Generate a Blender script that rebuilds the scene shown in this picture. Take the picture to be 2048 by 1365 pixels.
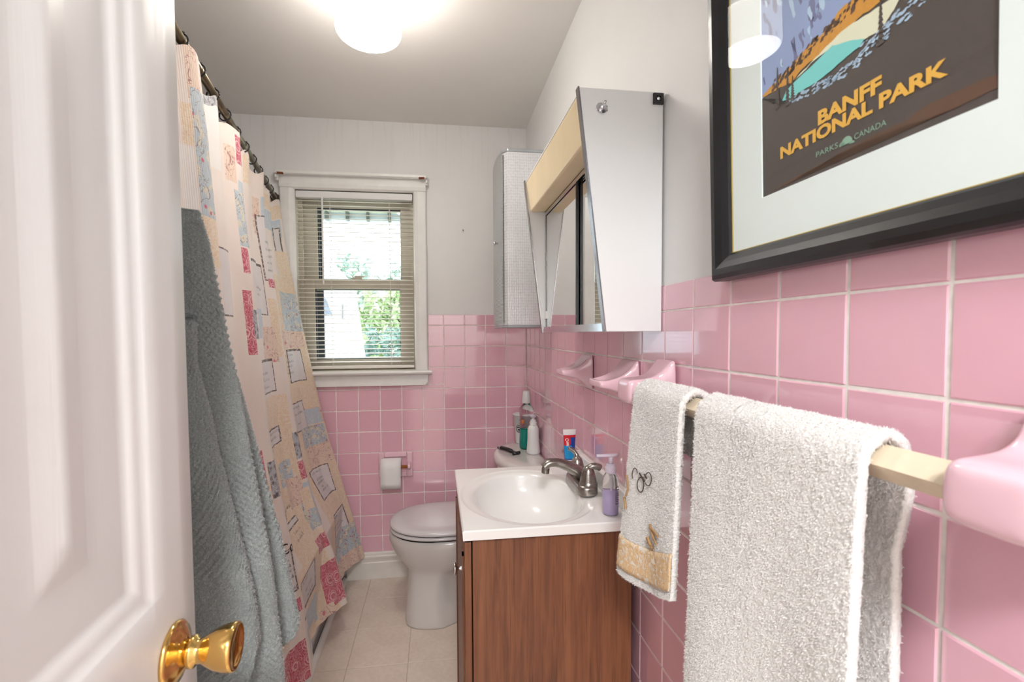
import bpy, bmesh, math, random
import numpy as np
from mathutils import Vector, Matrix, noise

for o in list(bpy.data.objects):
    bpy.data.objects.remove(o, do_unlink=True)
SC = bpy.context.scene
COL = SC.collection
R = random.Random(7)
RNG = np.random.default_rng(11)
PI = math.pi

# ------------------------------------------------------------------ camera
F_PX, CX, CY = 933.72, 999.54, 705.92
CAM = np.array([-0.4718, -2.4567, 1.2684])
YAW, PITCH, ROLL = 0.1328, 0.0410, -0.0062
_c, _s = math.cos(YAW), math.sin(YAW)
FW = np.array([_s, _c, 0.0]); RT = np.array([_c, -_s, 0.0]); UP = np.array([0, 0, 1.0])
_c, _s = math.cos(PITCH), math.sin(PITCH)
FW, UP = FW*_c - UP*_s, UP*_c + FW*_s
_c, _s = math.cos(ROLL), math.sin(ROLL)
RT, UP = RT*_c + UP*_s, UP*_c - RT*_s

def pix(ax, val, x, y):
    """point of the photo's line of sight (x, y) on the plane axis ax = val"""
    d = FW + RT*(x-CX)/F_PX - UP*(y-CY)/F_PX
    return CAM + d*((val-CAM[ax])/d[ax])

cam = bpy.data.cameras.new('camera')
cam.sensor_width = 36; cam.lens = F_PX*36/2048
cam.shift_x = (1024-CX)/2048; cam.shift_y = (CY-682.5)/2048
cam.clip_start = 0.02; cam.clip_end = 200
cam.dof.use_dof = True; cam.dof.focus_distance = 1.6; cam.dof.aperture_fstop = 8
co = bpy.data.objects.new('camera', cam); COL.objects.link(co)
m = Matrix(((RT[0], UP[0], -FW[0]), (RT[1], UP[1], -FW[1]), (RT[2], UP[2], -FW[2])))
co.matrix_world = Matrix.Translation(CAM) @ m.to_4x4()
SC.camera = co

# ------------------------------------------------------------------ sky, lights, exposure
w = bpy.data.worlds.new('sky'); SC.world = w; w.use_nodes = True
bg = w.node_tree.nodes['Background']
bg.inputs[0].default_value = (0.88, 0.95, 1.0, 1); bg.inputs[1].default_value = 3.8
sun = bpy.data.lights.new('sun', 'SUN'); sun.energy = 2.0; sun.angle = 0.3
so = bpy.data.objects.new('sun', sun); COL.objects.link(so)
so.rotation_euler = (math.radians(-38), math.radians(18), 0)

def area_light(name, loc, size, energy, color, rot=(0, 0, 0)):
    l = bpy.data.lights.new(name, 'AREA'); l.shape = 'DISK'; l.size = size; l.energy = energy; l.color = color
    o = bpy.data.objects.new(name, l); COL.objects.link(o); o.location = loc; o.rotation_euler = rot
    return o
FILL_E, LAMP_E = 40.0, 13.5
area_light('added_hall_fill', (-0.55, -3.35, 2.28), 0.45, FILL_E, (0.975, 0.985, 1.0))  # unseen fill lamp, added behind the camera to brighten the room

vs = SC.view_settings
vs.view_transform = 'Standard'; vs.look = 'None'; vs.gamma = 1.0; vs.use_curve_mapping = False
vs.exposure = 0.42

# ------------------------------------------------------------------ materials
def lin(c):
    return tuple((v/12.92 if v <= 0.04045 else ((v+0.055)/1.055)**2.4) for v in (x/255 for x in c))

MATS = {}
class NT:
    def __init__(s, name):
        s.m = bpy.data.materials.new(name); s.m.use_nodes = True; s.t = s.m.node_tree
        s.b = s.t.nodes['Principled BSDF']; MATS[name] = s.m
    def n(s, typ, **kw):
        nd = s.t.nodes.new(typ)
        for k, v in kw.items():
            if k in nd.inputs: nd.inputs[k].default_value = v
            else: setattr(nd, k, v)
        return nd
    def l(s, a, b): s.t.links.new(a, b)
    def coord(s, kind='Object', scale=(1, 1, 1), rot=(0, 0, 0)):
        tc = s.n('ShaderNodeTexCoord'); mp = s.n('ShaderNodeMapping')
        mp.inputs['Scale'].default_value = scale; mp.inputs['Rotation'].default_value = rot
        s.l(tc.outputs[kind], mp.inputs['Vector']); return mp.outputs['Vector']
    def ramp(s, fac, stops):
        r = s.n('ShaderNodeValToRGB'); e = r.color_ramp.elements
        while len(e) < len(stops): e.new(0.5)
        for k, (p, c) in enumerate(stops): e[k].position = p; e[k].color = (*c, 1)
        s.l(fac, r.inputs['Fac']); return r.outputs['Color']
    def mix(s, fac, a, b, mode='MIX'):
        x = s.n('ShaderNodeMix'); x.data_type = 'RGBA'; x.blend_type = mode
        for inp, v in ((x.inputs[0], fac), (x.inputs[6], a), (x.inputs[7], b)):
            if isinstance(v, (int, float)): inp.default_value = v
            elif isinstance(v, tuple): inp.default_value = (*v, 1)
            else: s.l(v, inp)
        return x.outputs[2]
    def base(s, c): 
        if isinstance(c, tuple): s.b.inputs['Base Color'].default_value = (*c, 1)
        else: s.l(c, s.b.inputs['Base Color'])
    def bump(s, h, strength=0.3, dist=0.002):
        b = s.n('ShaderNodeBump', Strength=strength, Distance=dist); s.l(h, b.inputs['Height'])
        s.l(b.outputs['Normal'], s.b.inputs['Normal'])
    def noise(s, vec, scale, detail=4, rough=0.5, dist=0.0):
        n = s.n('ShaderNodeTexNoise', Scale=scale, Detail=detail, Roughness=rough, Distortion=dist)
        s.l(vec, n.inputs['Vector']); return n.outputs['Fac']
    def set(s, **kw):
        for k, v in kw.items(): s.b.inputs[k.replace('_', ' ')].default_value = v
        return s

def simple(name, rgb, rough=0.5, metal=0.0, var=0.06, vs_=12.0, bump=0.0, bs=200.0, bd=0.001, **kw):
    t = NT(name); c = lin(rgb); v = t.coord()
    n = t.noise(v, vs_)
    t.base(t.ramp(n, [(0.3, tuple(x*(1-var) for x in c)), (0.7, tuple(min(1, x*(1+var)) for x in c))]))
    t.set(Roughness=rough, Metallic=metal, **kw)
    if bump: t.bump(t.noise(v, bs), bump, bd)
    return t.m

simple('paint', (230, 229, 228), 0.55, var=0.025, vs_=3, bump=0.12, bs=140, bd=0.002)
simple('ceiling_paint', (236, 233, 229), 0.7, var=0.03, vs_=2, bump=0.1, bs=120, bd=0.002)
simple('trim_paint', (233, 232, 229), 0.32, var=0.03, vs_=20, bump=0.05, bs=60, bd=0.002)
simple('base_trim', (228, 223, 216), 0.4, var=0.05, vs_=14, bump=0.08, bs=40, bd=0.002)
simple('grout', (238, 232, 226), 0.85, var=0.12, vs_=40)
simple('ceramic', (224, 222, 219), 0.08, var=0.015, Coat_Weight=0.4, Coat_Roughness=0.04)
simple('toilet', (212, 207, 203), 0.1, var=0.015, Coat_Weight=0.4, Coat_Roughness=0.04)
simple('toilet_seat', (208, 203, 204), 0.22, var=0.015)
simple('marble_top', (236, 234, 231), 0.14, var=0.015, vs_=6, Coat_Weight=0.3)
simple('pink_ceramic', (234, 194, 205), 0.12, var=0.03, vs_=8, Coat_Weight=0.5, Coat_Roughness=0.05)
simple('dark_gap', (22, 16, 14), 0.8)
simple('white_plastic', (226, 226, 225), 0.35, var=0.02)
simple('white_enamel', (228, 228, 228), 0.5, var=0.02, vs_=4)
simple('black_plastic', (24, 24, 26), 0.3, var=0.1)
simple('frame_black', (15, 16, 20), 0.32, var=0.3, vs_=30, bump=0.12, bs=60, Coat_Weight=0.2)
simple('mat_board', (238, 240, 242), 0.8, var=0.01)
simple('chrome', (214, 214, 218), 0.12, 1.0, var=0.03)
simple('edge_chrome', (150, 146, 148), 0.22, 1.0, var=0.05)
simple('rod_metal', (128, 118, 98), 0.32, 1.0, var=0.2, vs_=25)
simple('brass', (226, 186, 112), 0.13, 1.0, var=0.05, vs_=30)
simple('rust', (122, 62, 34), 0.8, var=0.3, vs_=120)
simple('paper', (232, 229, 227), 0.95, var=0.02, bump=0.25, bs=300, bd=0.001)
simple('bar_wood', (222, 206, 180), 0.45, var=0.08, vs_=30)
simple('roller_wood', (158, 98, 52), 0.4, var=0.15, vs_=40)
simple('soil_wood', (128, 108, 92), 0.9, var=0.3)
simple('vinyl_tan', (216, 208, 194), 0.5, var=0.05, vs_=8)
simple('blind_slat', (240, 235, 227), 0.4, var=0.02)
simple('blind_cord', (232, 228, 220), 0.8)
simple('dark_screen', (66, 76, 84), 0.5, var=0.1)
simple('diffuser', (236, 216, 176), 0.35, var=0.10, vs_=5, Subsurface_Weight=0.0)
simple('grey_strip', (120, 122, 122), 0.35, 0.6)
simple('house_siding', (206, 214, 224), 0.7, var=0.03)
simple('house_shingle', (120, 128, 140), 0.9, var=0.15, vs_=20)
simple('lawn', (148, 152, 136), 0.95, var=0.2, vs_=3)
simple('paving', (206, 186, 176), 0.95, var=0.1, vs_=3)
simple('soffit', (206, 214, 196), 0.7, var=0.04)
simple('bark', (90, 78, 66), 0.9, var=0.3, vs_=10)
simple('hall_wall', (226, 224, 220), 0.7, var=0.02)
simple('hall_floor', (150, 112, 78), 0.5, var=0.15)
simple('toothpaste_white', (236, 232, 230), 0.25)
simple('toothpaste_blue', (18, 62, 152), 0.2, var=0.1)
simple('toothpaste_cyan', (14, 138, 198), 0.2, var=0.15, vs_=60)
simple('toothpaste_red', (206, 26, 36), 0.2)
simple('ink', (44, 38, 40), 0.6)
simple('logo_black', (18, 18, 20), 0.5)
simple('orange_label', (206, 120, 60), 0.5)
simple('poster_brown', (82, 68, 66), 0.6, var=0.06, vs_=200)
simple('poster_gold', (238, 178, 76), 0.6, var=0.03)
simple('poster_sage', (146, 178, 158), 0.6)
simple('poster_lake', (128, 212, 212), 0.6, var=0.04)
simple('poster_cream', (236, 228, 204), 0.6)
simple('poster_ice', (186, 204, 230), 0.6)
simple('poster_blue', (150, 162, 206), 0.6, var=0.05)
simple('poster_violet', (118, 116, 158), 0.6, var=0.05)
simple('poster_orange', (216, 146, 50), 0.6, var=0.08, vs_=300)
simple('poster_umber', (98, 66, 50), 0.6)
simple('gold_fillet', (206, 176, 92), 0.3, 0.7)
simple('white_ink', (238, 236, 232), 0.5)
simple('towel_stitch', (70, 52, 44), 0.9)
simple('tan_stitch', (168, 132, 92), 0.9, var=0.2, vs_=100)

def make_tile():
    t = NT('pink_tile'); oi = t.n('ShaderNodeObjectInfo')
    c0, c1 = lin((226, 174, 189)), lin((231, 181, 195))
    col = t.ramp(oi.outputs['Random'], [(0.0, c0), (1.0, c1)])
    v = t.coord(); n = t.noise(v, 25)
    t.base(t.mix(0.06, col, t.ramp(n, [(0.3, lin((214, 160, 176))), (0.7, lin((240, 194, 206)))])))
    t.set(Roughness=0.14, Coat_Weight=1.0, Coat_Roughness=0.05, Coat_IOR=1.6)
    t.bump(t.noise(v, 14, 2), 0.06, 0.01)
make_tile()
def make_back_paint():
    t = NT('back_paint'); v = t.coord(); vg = t.coord('Object', (1, 1, .06))
    n = t.noise(v, 3); c = t.ramp(n, [(.3, lin((226, 225, 224))), (.7, lin((234, 233, 232)))])
    st = t.noise(vg, 45, 3); gy = t.n('ShaderNodeSeparateXYZ'); t.l(v, gy.inputs[0])
    mr = t.n('ShaderNodeMapRange'); mr.inputs[1].default_value = 1.95; mr.inputs[2].default_value = 2.34; t.l(gy.outputs['Z'], mr.inputs[0])
    mul = t.n('ShaderNodeMath', operation='MULTIPLY'); t.l(mr.outputs[0], mul.inputs[0])
    bw = t.n('ShaderNodeMath', operation='GREATER_THAN'); t.l(st, bw.inputs[0]); bw.inputs[1].default_value = .57; t.l(bw.outputs[0], mul.inputs[1])
    m2 = t.n('ShaderNodeMath', operation='MULTIPLY'); t.l(mul.outputs[0], m2.inputs[0]); m2.inputs[1].default_value = .13
    t.base(t.mix(m2.outputs[0], c, lin((206, 190, 176)))); t.set(Roughness=.55); t.bump(t.noise(v, 140), .12, .002)
make_back_paint()

def make_vinyl():
    t = NT('vinyl_floor'); v = t.coord()
    n1 = t.noise(v, 9, 6); n2 = t.noise(v, 60, 3)
    c = t.ramp(n1, [(0.25, lin((216, 199, 185))), (0.75, lin((232, 218, 205)))])
    t.base(t.mix(0.2, c, t.ramp(n2, [(0.35, lin((186, 166, 150))), (0.65, lin((224, 210, 196)))])))
    t.set(Roughness=0.42); t.bump(n2, 0.08, 0.001)
make_vinyl()
simple('vinyl_line', (186, 168, 154), 0.6)

def make_wood():
    t = NT('walnut'); v = t.coord(scale=(1, 1, 0.06))
    n1 = t.noise(v, 60, 6, 0.6, 0.8); v2 = t.coord(scale=(1, 1, 0.15)); n2 = t.noise(v2, 9, 3, 0.5, 1.5)
    v3 = t.coord(scale=(1, 1, 0.02)); n3 = t.noise(v3, 350, 2)
    c = t.ramp(n2, [(0.3, lin((96, 54, 34))), (0.55, lin((122, 74, 47))), (0.75, lin((136, 86, 57)))])
    c = t.mix(0.45, c, t.ramp(n1, [(0.35, lin((80, 43, 26))), (0.6, lin((136, 86, 56)))]))
    c = t.mix(t.ramp(n3, [(0.30, (0.5, 0.5, 0.5)), (0.42, (0, 0, 0))]), c, lin((64, 32, 18)))
    t.base(c); t.set(Roughness=0.38); t.bump(n3, 0.05, 0.0005)
make_wood()

def make_nickel():
    t = NT('nickel'); v = t.coord(scale=(1, 1, 12)); n = t.noise(v, 80, 3)
    t.base(t.ramp(n, [(0.3, lin((132, 126, 120))), (0.7, lin((172, 166, 160)))])); t.set(Metallic=1.0, Roughness=0.28)
make_nickel()

def make_emboss():
    t = NT('embossed_steel'); v = t.coord(scale=(1, 1, 0.8))
    vo = t.n('ShaderNodeTexVoronoi', Scale=112.0, Randomness=0.25); t.l(v, vo.inputs['Vector'])
    n = t.noise(t.coord(), 6)
    c = t.ramp(n, [(0.3, lin((216, 216, 218))), (0.7, lin((230, 231, 234)))])
    c = t.mix(t.ramp(vo.outputs['Distance'], [(0.35, (0, 0, 0)), (0.7, (0.45, 0.45, 0.45))]), c, lin((170, 172, 176)))
    t.base(c); t.set(Metallic=0.25, Roughness=0.38); t.bump(vo.outputs['Distance'], 0.5, 0.002)
make_emboss()
def make_emboss2():
    t = NT('embossed_front'); v = t.coord(scale=(1, 0.7, 1))
    wv = t.n('ShaderNodeTexWave', Scale=60.0, Distortion=2.0, bands_direction='Z'); t.l(v, wv.inputs['Vector'])
    t.base(t.ramp(wv.outputs['Fac'], [(0.2, lin((140, 140, 140))), (0.8, lin((190, 190, 188)))]))
    t.set(Metallic=0.35, Roughness=0.4); t.bump(wv.outputs['Fac'], 0.4, 0.002)
make_emboss2()
simple('steel_band', (176, 180, 184), 0.35, 0.5, var=0.08)

def make_terry(name, a, b, scale):
    t = NT(name); v = t.coord(); n = t.noise(v, scale, 4, 0.6); n2 = t.noise(v, 14, 3)
    c = t.ramp(n, [(0.3, lin(a)), (0.7, lin(b))])
    t.base(t.mix(0.25, c, t.ramp(n2, [(0.3, lin(a)), (0.7, lin(b))]))); t.set(Roughness=1.0, Sheen_Weight=0.3)
    t.bump(t.noise(v, scale*0.6, 3), 0.6, 0.004)
make_terry('white_terry', (222, 218, 213), (240, 238, 235), 420)
make_terry('white_pile', (228, 225, 221), (242, 240, 238), 60)
make_terry('grey_terry', (118, 123, 121), (160, 166, 163), 380)
make_terry('grey_pile', (140, 146, 143), (212, 216, 213), 120)
def make_band():
    t = NT('towel_band'); v = t.coord(); n = t.noise(v, 90, 3, 0.6, 1.5)
    t.base(t.ramp(n, [(0.38, lin((234, 226, 214))), (0.52, lin((222, 182, 128))), (0.7, lin((232, 210, 180)))]))
    t.set(Roughness=1.0); t.bump(n, 0.5, 0.004)
make_band()

def make_glass(name, col=(1, 1, 1), rough=0.0, trans=1.0, ior=1.45):
    t = NT(name); t.base(col); t.set(Roughness=rough, IOR=ior, Transmission_Weight=trans); return t
make_glass('clear_plastic', (0.97, 0.97, 0.97), 0.02, 1.0, 1.25)
make_glass('purple_gel', lin((214, 198, 238)), 0.2, 0.15, 1.2)
make_glass('green_wash', lin((50, 172, 156)), 0.1, 0.2, 1.2)
make_glass('pump_plastic', lin((232, 222, 236)), 0.3, 0.35, 1.4)
def make_pane(name, a=0.93, refl=1.0):
    t = NT(name); nt = t.t; g = t.n('ShaderNodeBsdfGlossy', Roughness=0.01); tr = t.n('ShaderNodeBsdfTransparent')
    tr.inputs[0].default_value = (a, a+0.02, a+0.01, 1)
    fr = t.n('ShaderNodeFresnel', IOR=1.5); mx = t.n('ShaderNodeMixShader')
    ge = t.n('ShaderNodeNewGeometry'); iv = t.n('ShaderNodeMath', operation='SUBTRACT', use_clamp=True); iv.inputs[0].default_value = refl; t.l(ge.outputs['Backfacing'], iv.inputs[1])
    ml = t.n('ShaderNodeMath', operation='MULTIPLY'); t.l(fr.outputs[0], ml.inputs[0]); t.l(iv.outputs[0], ml.inputs[1])
    t.l(ml.outputs[0], mx.inputs[0]); t.l(tr.outputs[0], mx.inputs[1]); t.l(g.outputs[0], mx.inputs[2])
    t.l(mx.outputs[0], nt.nodes['Material Output'].inputs['Surface'])
make_pane('pane'); make_pane('picture_glass', 0.98, 0.22)
t = NT('mirror'); t.base((0.86, 0.87, 0.87)); t.set(Metallic=1.0, Roughness=0.01)

def make_lamp():
    t = NT('lamp_glass'); t.base((0.95, 0.93, 0.88)); t.set(Roughness=0.2)
    t.b.inputs['Emission Color'].default_value = (1.0, 0.955, 0.885, 1); t.b.inputs['Emission Strength'].default_value = LAMP_E
make_lamp()
tl = NT('lamp_lens'); tl.base((0.95, 0.93, 0.88)); tl.set(Roughness=0.2)
tl.b.inputs['Emission Color'].default_value = (1.0, 0.955, 0.885, 1); tl.b.inputs['Emission Strength'].default_value = LAMP_E*2.8
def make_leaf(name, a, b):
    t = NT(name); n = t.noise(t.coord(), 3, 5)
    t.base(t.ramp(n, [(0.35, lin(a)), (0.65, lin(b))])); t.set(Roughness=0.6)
make_leaf('leaf_green', (150, 176, 128), (196, 210, 164)); make_leaf('leaf_dark', (104, 132, 124), (150, 174, 162)); make_leaf('leaf_haze', (176, 198, 186), (208, 222, 212))  # palest leaves: distance haze and glare are mixed into their colour

# curtain prints (flat print on cloth), in the curtain's own UV in metres
def cloth(name, build):
    t = NT(name); uv = t.coord('UV'); c = build(t, uv); 
    st = t.n('ShaderNodeTexWave', Scale=55.0, Distortion=1.2, bands_direction='X'); t.l(uv, st.inputs['Vector'])
    c = t.mix(0.10, c, t.ramp(st.outputs['Fac'], [(0.2, lin((176, 156, 146))), (0.8, lin((250, 240, 232)))]))
    t.base(c); t.set(Roughness=0.9, Sheen_Weight=0.15)
    t.bump(st.outputs['Fac'], 0.25, 0.002)
    tl = t.n('ShaderNodeBsdfTranslucent'); t.l(c, tl.inputs['Color']); mx = t.n('ShaderNodeMixShader'); mx.inputs[0].default_value = 0.18
    t.l(t.b.outputs[0], mx.inputs[1]); t.l(tl.outputs[0], mx.inputs[2])
    t.l(mx.outputs[0], t.t.nodes['Material Output'].inputs['Surface'])
def vor(t, uv, s, rnd=1.0, feat='F1'):
    v = t.n('ShaderNodeTexVoronoi', Scale=s, Randomness=rnd, feature=feat); t.l(uv, v.inputs['Vector']); return v.outputs['Distance']
def lines(t, uv, s, d, width=0.03):
    n = t.noise(uv, s, 2, 0.5, d)
    return t.ramp(n, [(0.5-width, (0, 0, 0)), (0.5, (1, 1, 1)), (0.5+width, (0, 0, 0))])
cloth('cloth_cream', lambda t, uv: t.ramp(t.noise(uv, 5), [(0.3, lin((238, 222, 213))), (0.7, lin((246, 234, 226)))]))
cloth('cloth_peach', lambda t, uv: t.mix(lines(t, uv, 38, 2.5, 0.09), lin((238, 211, 180)), lin((247, 232, 214))))
cloth('cloth_blue', lambda t, uv: t.mix(t.ramp(vor(t, uv, 32), [(0.10, (1, 1, 1)), (0.2, (0, 0, 0))]),
      t.mix(lines(t, uv, 16, 3, 0.022), t.mix(t.ramp(t.noise(uv, 30), [(.52, (0, 0, 0)), (.58, (1, 1, 1))]), lin((196, 208, 216)), lin((226, 220, 204))), lin((122, 102, 100))), lin((214, 96, 128))))
cloth('cloth_blueplain', lambda t, uv: t.mix(lines(t, uv, 18, 3, 0.04), lin((196, 208, 218)), lin((222, 226, 228))))
cloth('cloth_red', lambda t, uv: t.mix(t.ramp(vor(t, uv, 17, .5), [(.26, (0, 0, 0)), (.30, (1, 1, 1)), (.34, (0, 0, 0)), (.40, (0, 0, 0)), (.43, (.8, .8, .8)), (.46, (0, 0, 0))]), t.mix(lines(t, uv, 42, 3, 0.07), lin((194, 60, 86)), lin((236, 170, 182))), lin((246, 206, 210))))
cloth('cloth_text', lambda t, uv: t.ramp(t.noise(uv, 6), [(0.3, lin((226, 218, 218))), (0.7, lin((236, 229, 228)))]))
cloth('cloth_frame', lambda t, uv: t.ramp(vor(t, uv, 95), [(0.30, lin((196, 180, 174))), (0.48, lin((92, 74, 72)))]))
cloth('cloth_blossom', lambda t, uv: t.mix(t.ramp(vor(t, uv, 19, 1.0), [(0.14, (1, 1, 1)), (0.2, (0, 0, 0))]),
      t.mix(lines(t, uv, 12, 3.5, 0.02), lin((238, 212, 194)), lin((150, 72, 76))), lin((222, 112, 128))))
cloth('cloth_foliage', lambda t, uv: t.mix(t.ramp(vor(t, uv, 48), [(0.25, (0, 0, 0)), (0.45, (1, 1, 1))]),
      lin((86, 74, 80)), t.mix(lines(t, uv, 20, 3, 0.06), lin((186, 190, 196)), lin((120, 104, 108)))))
cloth('cloth_white', lambda t, uv: t.ramp(t.noise(uv, 5), [(0.3, lin((238, 232, 228))), (0.7, lin((246, 241, 238)))]))
CLOTH = ['cream', 'peach', 'blue', 'blueplain', 'red', 'text', 'frame', 'blossom', 'foliage', 'white']

# ------------------------------------------------------------------ mesh helpers
ORG = {}
def tag(o, label=None, cat=None, group=None, kind=None):
    if label: o['label'] = label
    if cat: o['category'] = cat
    if group: o['group'] = group
    if kind: o['kind'] = kind
    return o
def thing(name, label, cat, org, group=None):
    o = bpy.data.objects.new(name, None); COL.objects.link(o); o.location = org; o.empty_display_size = 0.05
    ORG[o.name] = Vector(org); return tag(o, label, cat, group)
def add(name, V, Fc, mat, parent=None, smooth=False, mats=None, mi=None, uv=None, org=None):
    V = np.asarray(V, float)
    if parent is not None: og = ORG[parent.name]
    elif org is not None: og = Vector(org)
    else:
        lo, hi = V.min(0), V.max(0); og = Vector(((lo[0]+hi[0])/2, (lo[1]+hi[1])/2, lo[2]))
    me = bpy.data.meshes.new(name)
    me.from_pydata((V-np.array(og)).tolist(), [], [tuple(int(i) for i in f) for f in Fc])
    for mm in (mats or [mat]): me.materials.append(MATS[mm])
    if mi is not None: me.polygons.foreach_set('material_index', np.asarray(mi, np.int32))
    if smooth: me.polygons.foreach_set('use_smooth', np.ones(len(me.polygons), bool))
    if uv is not None:
        ul = me.uv_layers.new(name='UVMap'); idx = np.zeros(len(me.loops), np.int32); me.loops.foreach_get('vertex_index', idx)
        ul.data.foreach_set('uv', np.asarray(uv, float)[idx].ravel())
    me.update()
    o = bpy.data.objects.new(name, me); COL.objects.link(o)
    if parent is not None: o.parent = parent
    else: o.location = og
    ORG[o.name] = og
    return o
def sub(o, lv=2):
    md = o.modifiers.new('smooth', 'SUBSURF'); md.levels = lv; md.render_levels = lv; return o
def bev(o, w=0.002, seg=2):
    md = o.modifiers.new('bevel', 'BEVEL'); md.width = w; md.segments = seg; md.limit_method = 'ANGLE'; return o
def box(a, b):
    (x0, y0, z0), (x1, y1, z1) = a, b
    x0, x1 = min(x0, x1), max(x0, x1); y0, y1 = min(y0, y1), max(y0, y1); z0, z1 = min(z0, z1), max(z0, z1)
    V = [(x0, y0, z0), (x1, y0, z0), (x1, y1, z0), (x0, y1, z0), (x0, y0, z1), (x1, y0, z1), (x1, y1, z1), (x0, y1, z1)]
    return V, [(0, 3, 2, 1), (4, 5, 6, 7), (0, 1, 5, 4), (1, 2, 6, 5), (2, 3, 7, 6), (3, 0, 4, 7)]
def join(*parts):
    V, Fc = [], []
    for v, f in parts:
        n = len(V); V += [tuple(p) for p in v]; Fc += [tuple(i+n for i in q) for q in f]
    return V, Fc
def frame_of(axis):
    a = np.array(axis, float); a /= np.linalg.norm(a)
    h = np.array([0, 0, 1.0]) if abs(a[2]) < 0.9 else np.array([1.0, 0, 0])
    u = np.cross(h, a); u /= np.linalg.norm(u); return u, np.cross(a, u), a
def lathe(prof, org, axis=(0, 0, 1), seg=32, cap=True, sx=1.0, sy=1.0):
    u, v, a = frame_of(axis); o = np.array(org, float); V, Fc = [], []
    for r, h in prof:
        for k in range(seg):
            t = 2*PI*k/seg; V.append(o + a*h + u*r*math.cos(t)*sx + v*r*math.sin(t)*sy)
    for i in range(len(prof)-1):
        for k in range(seg):
            k2 = (k+1) % seg; Fc.append((i*seg+k, i*seg+k2, (i+1)*seg+k2, (i+1)*seg+k))
    if cap:
        Fc.append(tuple(reversed(range(seg)))); n = (len(prof)-1)*seg; Fc.append(tuple(range(n, n+seg)))
    return V, Fc
def loft(secs, cap=True, closed=True):
    n = len(secs[0]); V = [tuple(p) for s in secs for p in s]; Fc = []
    for i in range(len(secs)-1):
        for k in range(n if closed else n-1):
            k2 = (k+1) % n; Fc.append((i*n+k, i*n+k2, (i+1)*n+k2, (i+1)*n+k))
    if cap:
        Fc.append(tuple(reversed(range(n)))); b = (len(secs)-1)*n; Fc.append(tuple(range(b, b+n)))
    return V, Fc
def tube(path, rad, seg=10, cap=True):
    P = [np.array(p, float) for p in path]; secs = []
    prev = None
    for i, p in enumerate(P):
        d = P[min(i+1, len(P)-1)] - P[max(i-1, 0)]; d /= np.linalg.norm(d)
        if prev is None: u, v, _ = frame_of(d)
        else:
            u = prev - d*np.dot(prev, d); u /= np.linalg.norm(u); v = np.cross(d, u)
        prev = u; r = rad[i] if hasattr(rad, '__len__') else rad
        ru, rv = r if isinstance(r, tuple) else (r, r)
        secs.append([p + u*ru*math.cos(2*PI*k/seg) + v*rv*math.sin(2*PI*k/seg) for k in range(seg)])
    return loft(secs, cap)
def smooth_path(pts, n=8):
    P = [np.array(p, float) for p in pts]; P = [2*P[0]-P[1]] + P + [2*P[-1]-P[-2]]; out = []
    for i in range(1, len(P)-2):
        for k in range(n):
            t = k/n; a, b, c, d = P[i-1:i+3]
            out.append(0.5*((2*b)+(-a+c)*t+(2*a-5*b+4*c-d)*t*t+(-a+3*b-3*c+d)*t**3))
    out.append(P[-2]); return out
def prism(poly, axis, a, b):
    """extrude a 2D polygon along axis from a to b; poly gives the other two coordinates in order"""
    def mk(p, h): q = list(p); q.insert(axis, h); return tuple(q)
    n = len(poly); V = [mk(p, a) for p in poly] + [mk(p, b) for p in poly]
    Fc = [tuple(range(n))[::-1], tuple(range(n, 2*n))] + [(k, (k+1) % n, n+(k+1) % n, n+k) for k in range(n)]
    return V, Fc
def struct(name, V, Fc, mat, **kw):
    o = add(name, V, Fc, mat, **kw); o['kind'] = 'structure'; return o
def rrect(w, h, r, n=5):
    pts = []
    for cx, cy, a0 in ((w-r, h-r, 0), (-w+r, h-r, 90), (-w+r, -h+r, 180), (w-r, -h+r, 270)):
        for k in range(n):
            t = math.radians(a0+90*k/(n-1)); pts.append((cx+r*math.cos(t), cy+r*math.sin(t)))
    return pts
def text_geo(s, size, offset=0.0, shear=0.0, align='LEFT'):
    cu = bpy.data.curves.new('t', 'FONT'); cu.body = s; cu.size = size; cu.offset = offset; cu.shear = shear; cu.align_x = align
    cu.resolution_u = 3
    ob = bpy.data.objects.new('t', cu); COL.objects.link(ob); bpy.context.view_layer.update()
    ev = ob.evaluated_get(bpy.context.evaluated_depsgraph_get()); me = ev.to_mesh()
    V = [(v.co.x, v.co.y) for v in me.vertices]; Fc = [tuple(p.vertices) for p in me.polygons]
    ev.to_mesh_clear(); bpy.data.objects.remove(ob); bpy.data.curves.remove(cu)
    return V, Fc

# ------------------------------------------------------------------ the room
P = 0.1095                    # tile pitch
ZC = 2.343                    # ceiling
Z1 = 1.3133                   # first joint below the cap row
ZT = Z1 + P/2                 # top of tile
ZB = 0.136                    # top of baseboard
XL, YF, XW = -1.72, -2.58, -0.96   # alcove left wall, front wall, wall beside the door
YW = -1.53                    # alcove near wall
WX0, WX1, WZ0, WZ1 = -1.162, -0.586, 1.085, 1.990     # window opening
CX0, CX1, CZ0, CZ1 = -1.2314, -0.5206, 1.0045, 2.058  # casing outline

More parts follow.
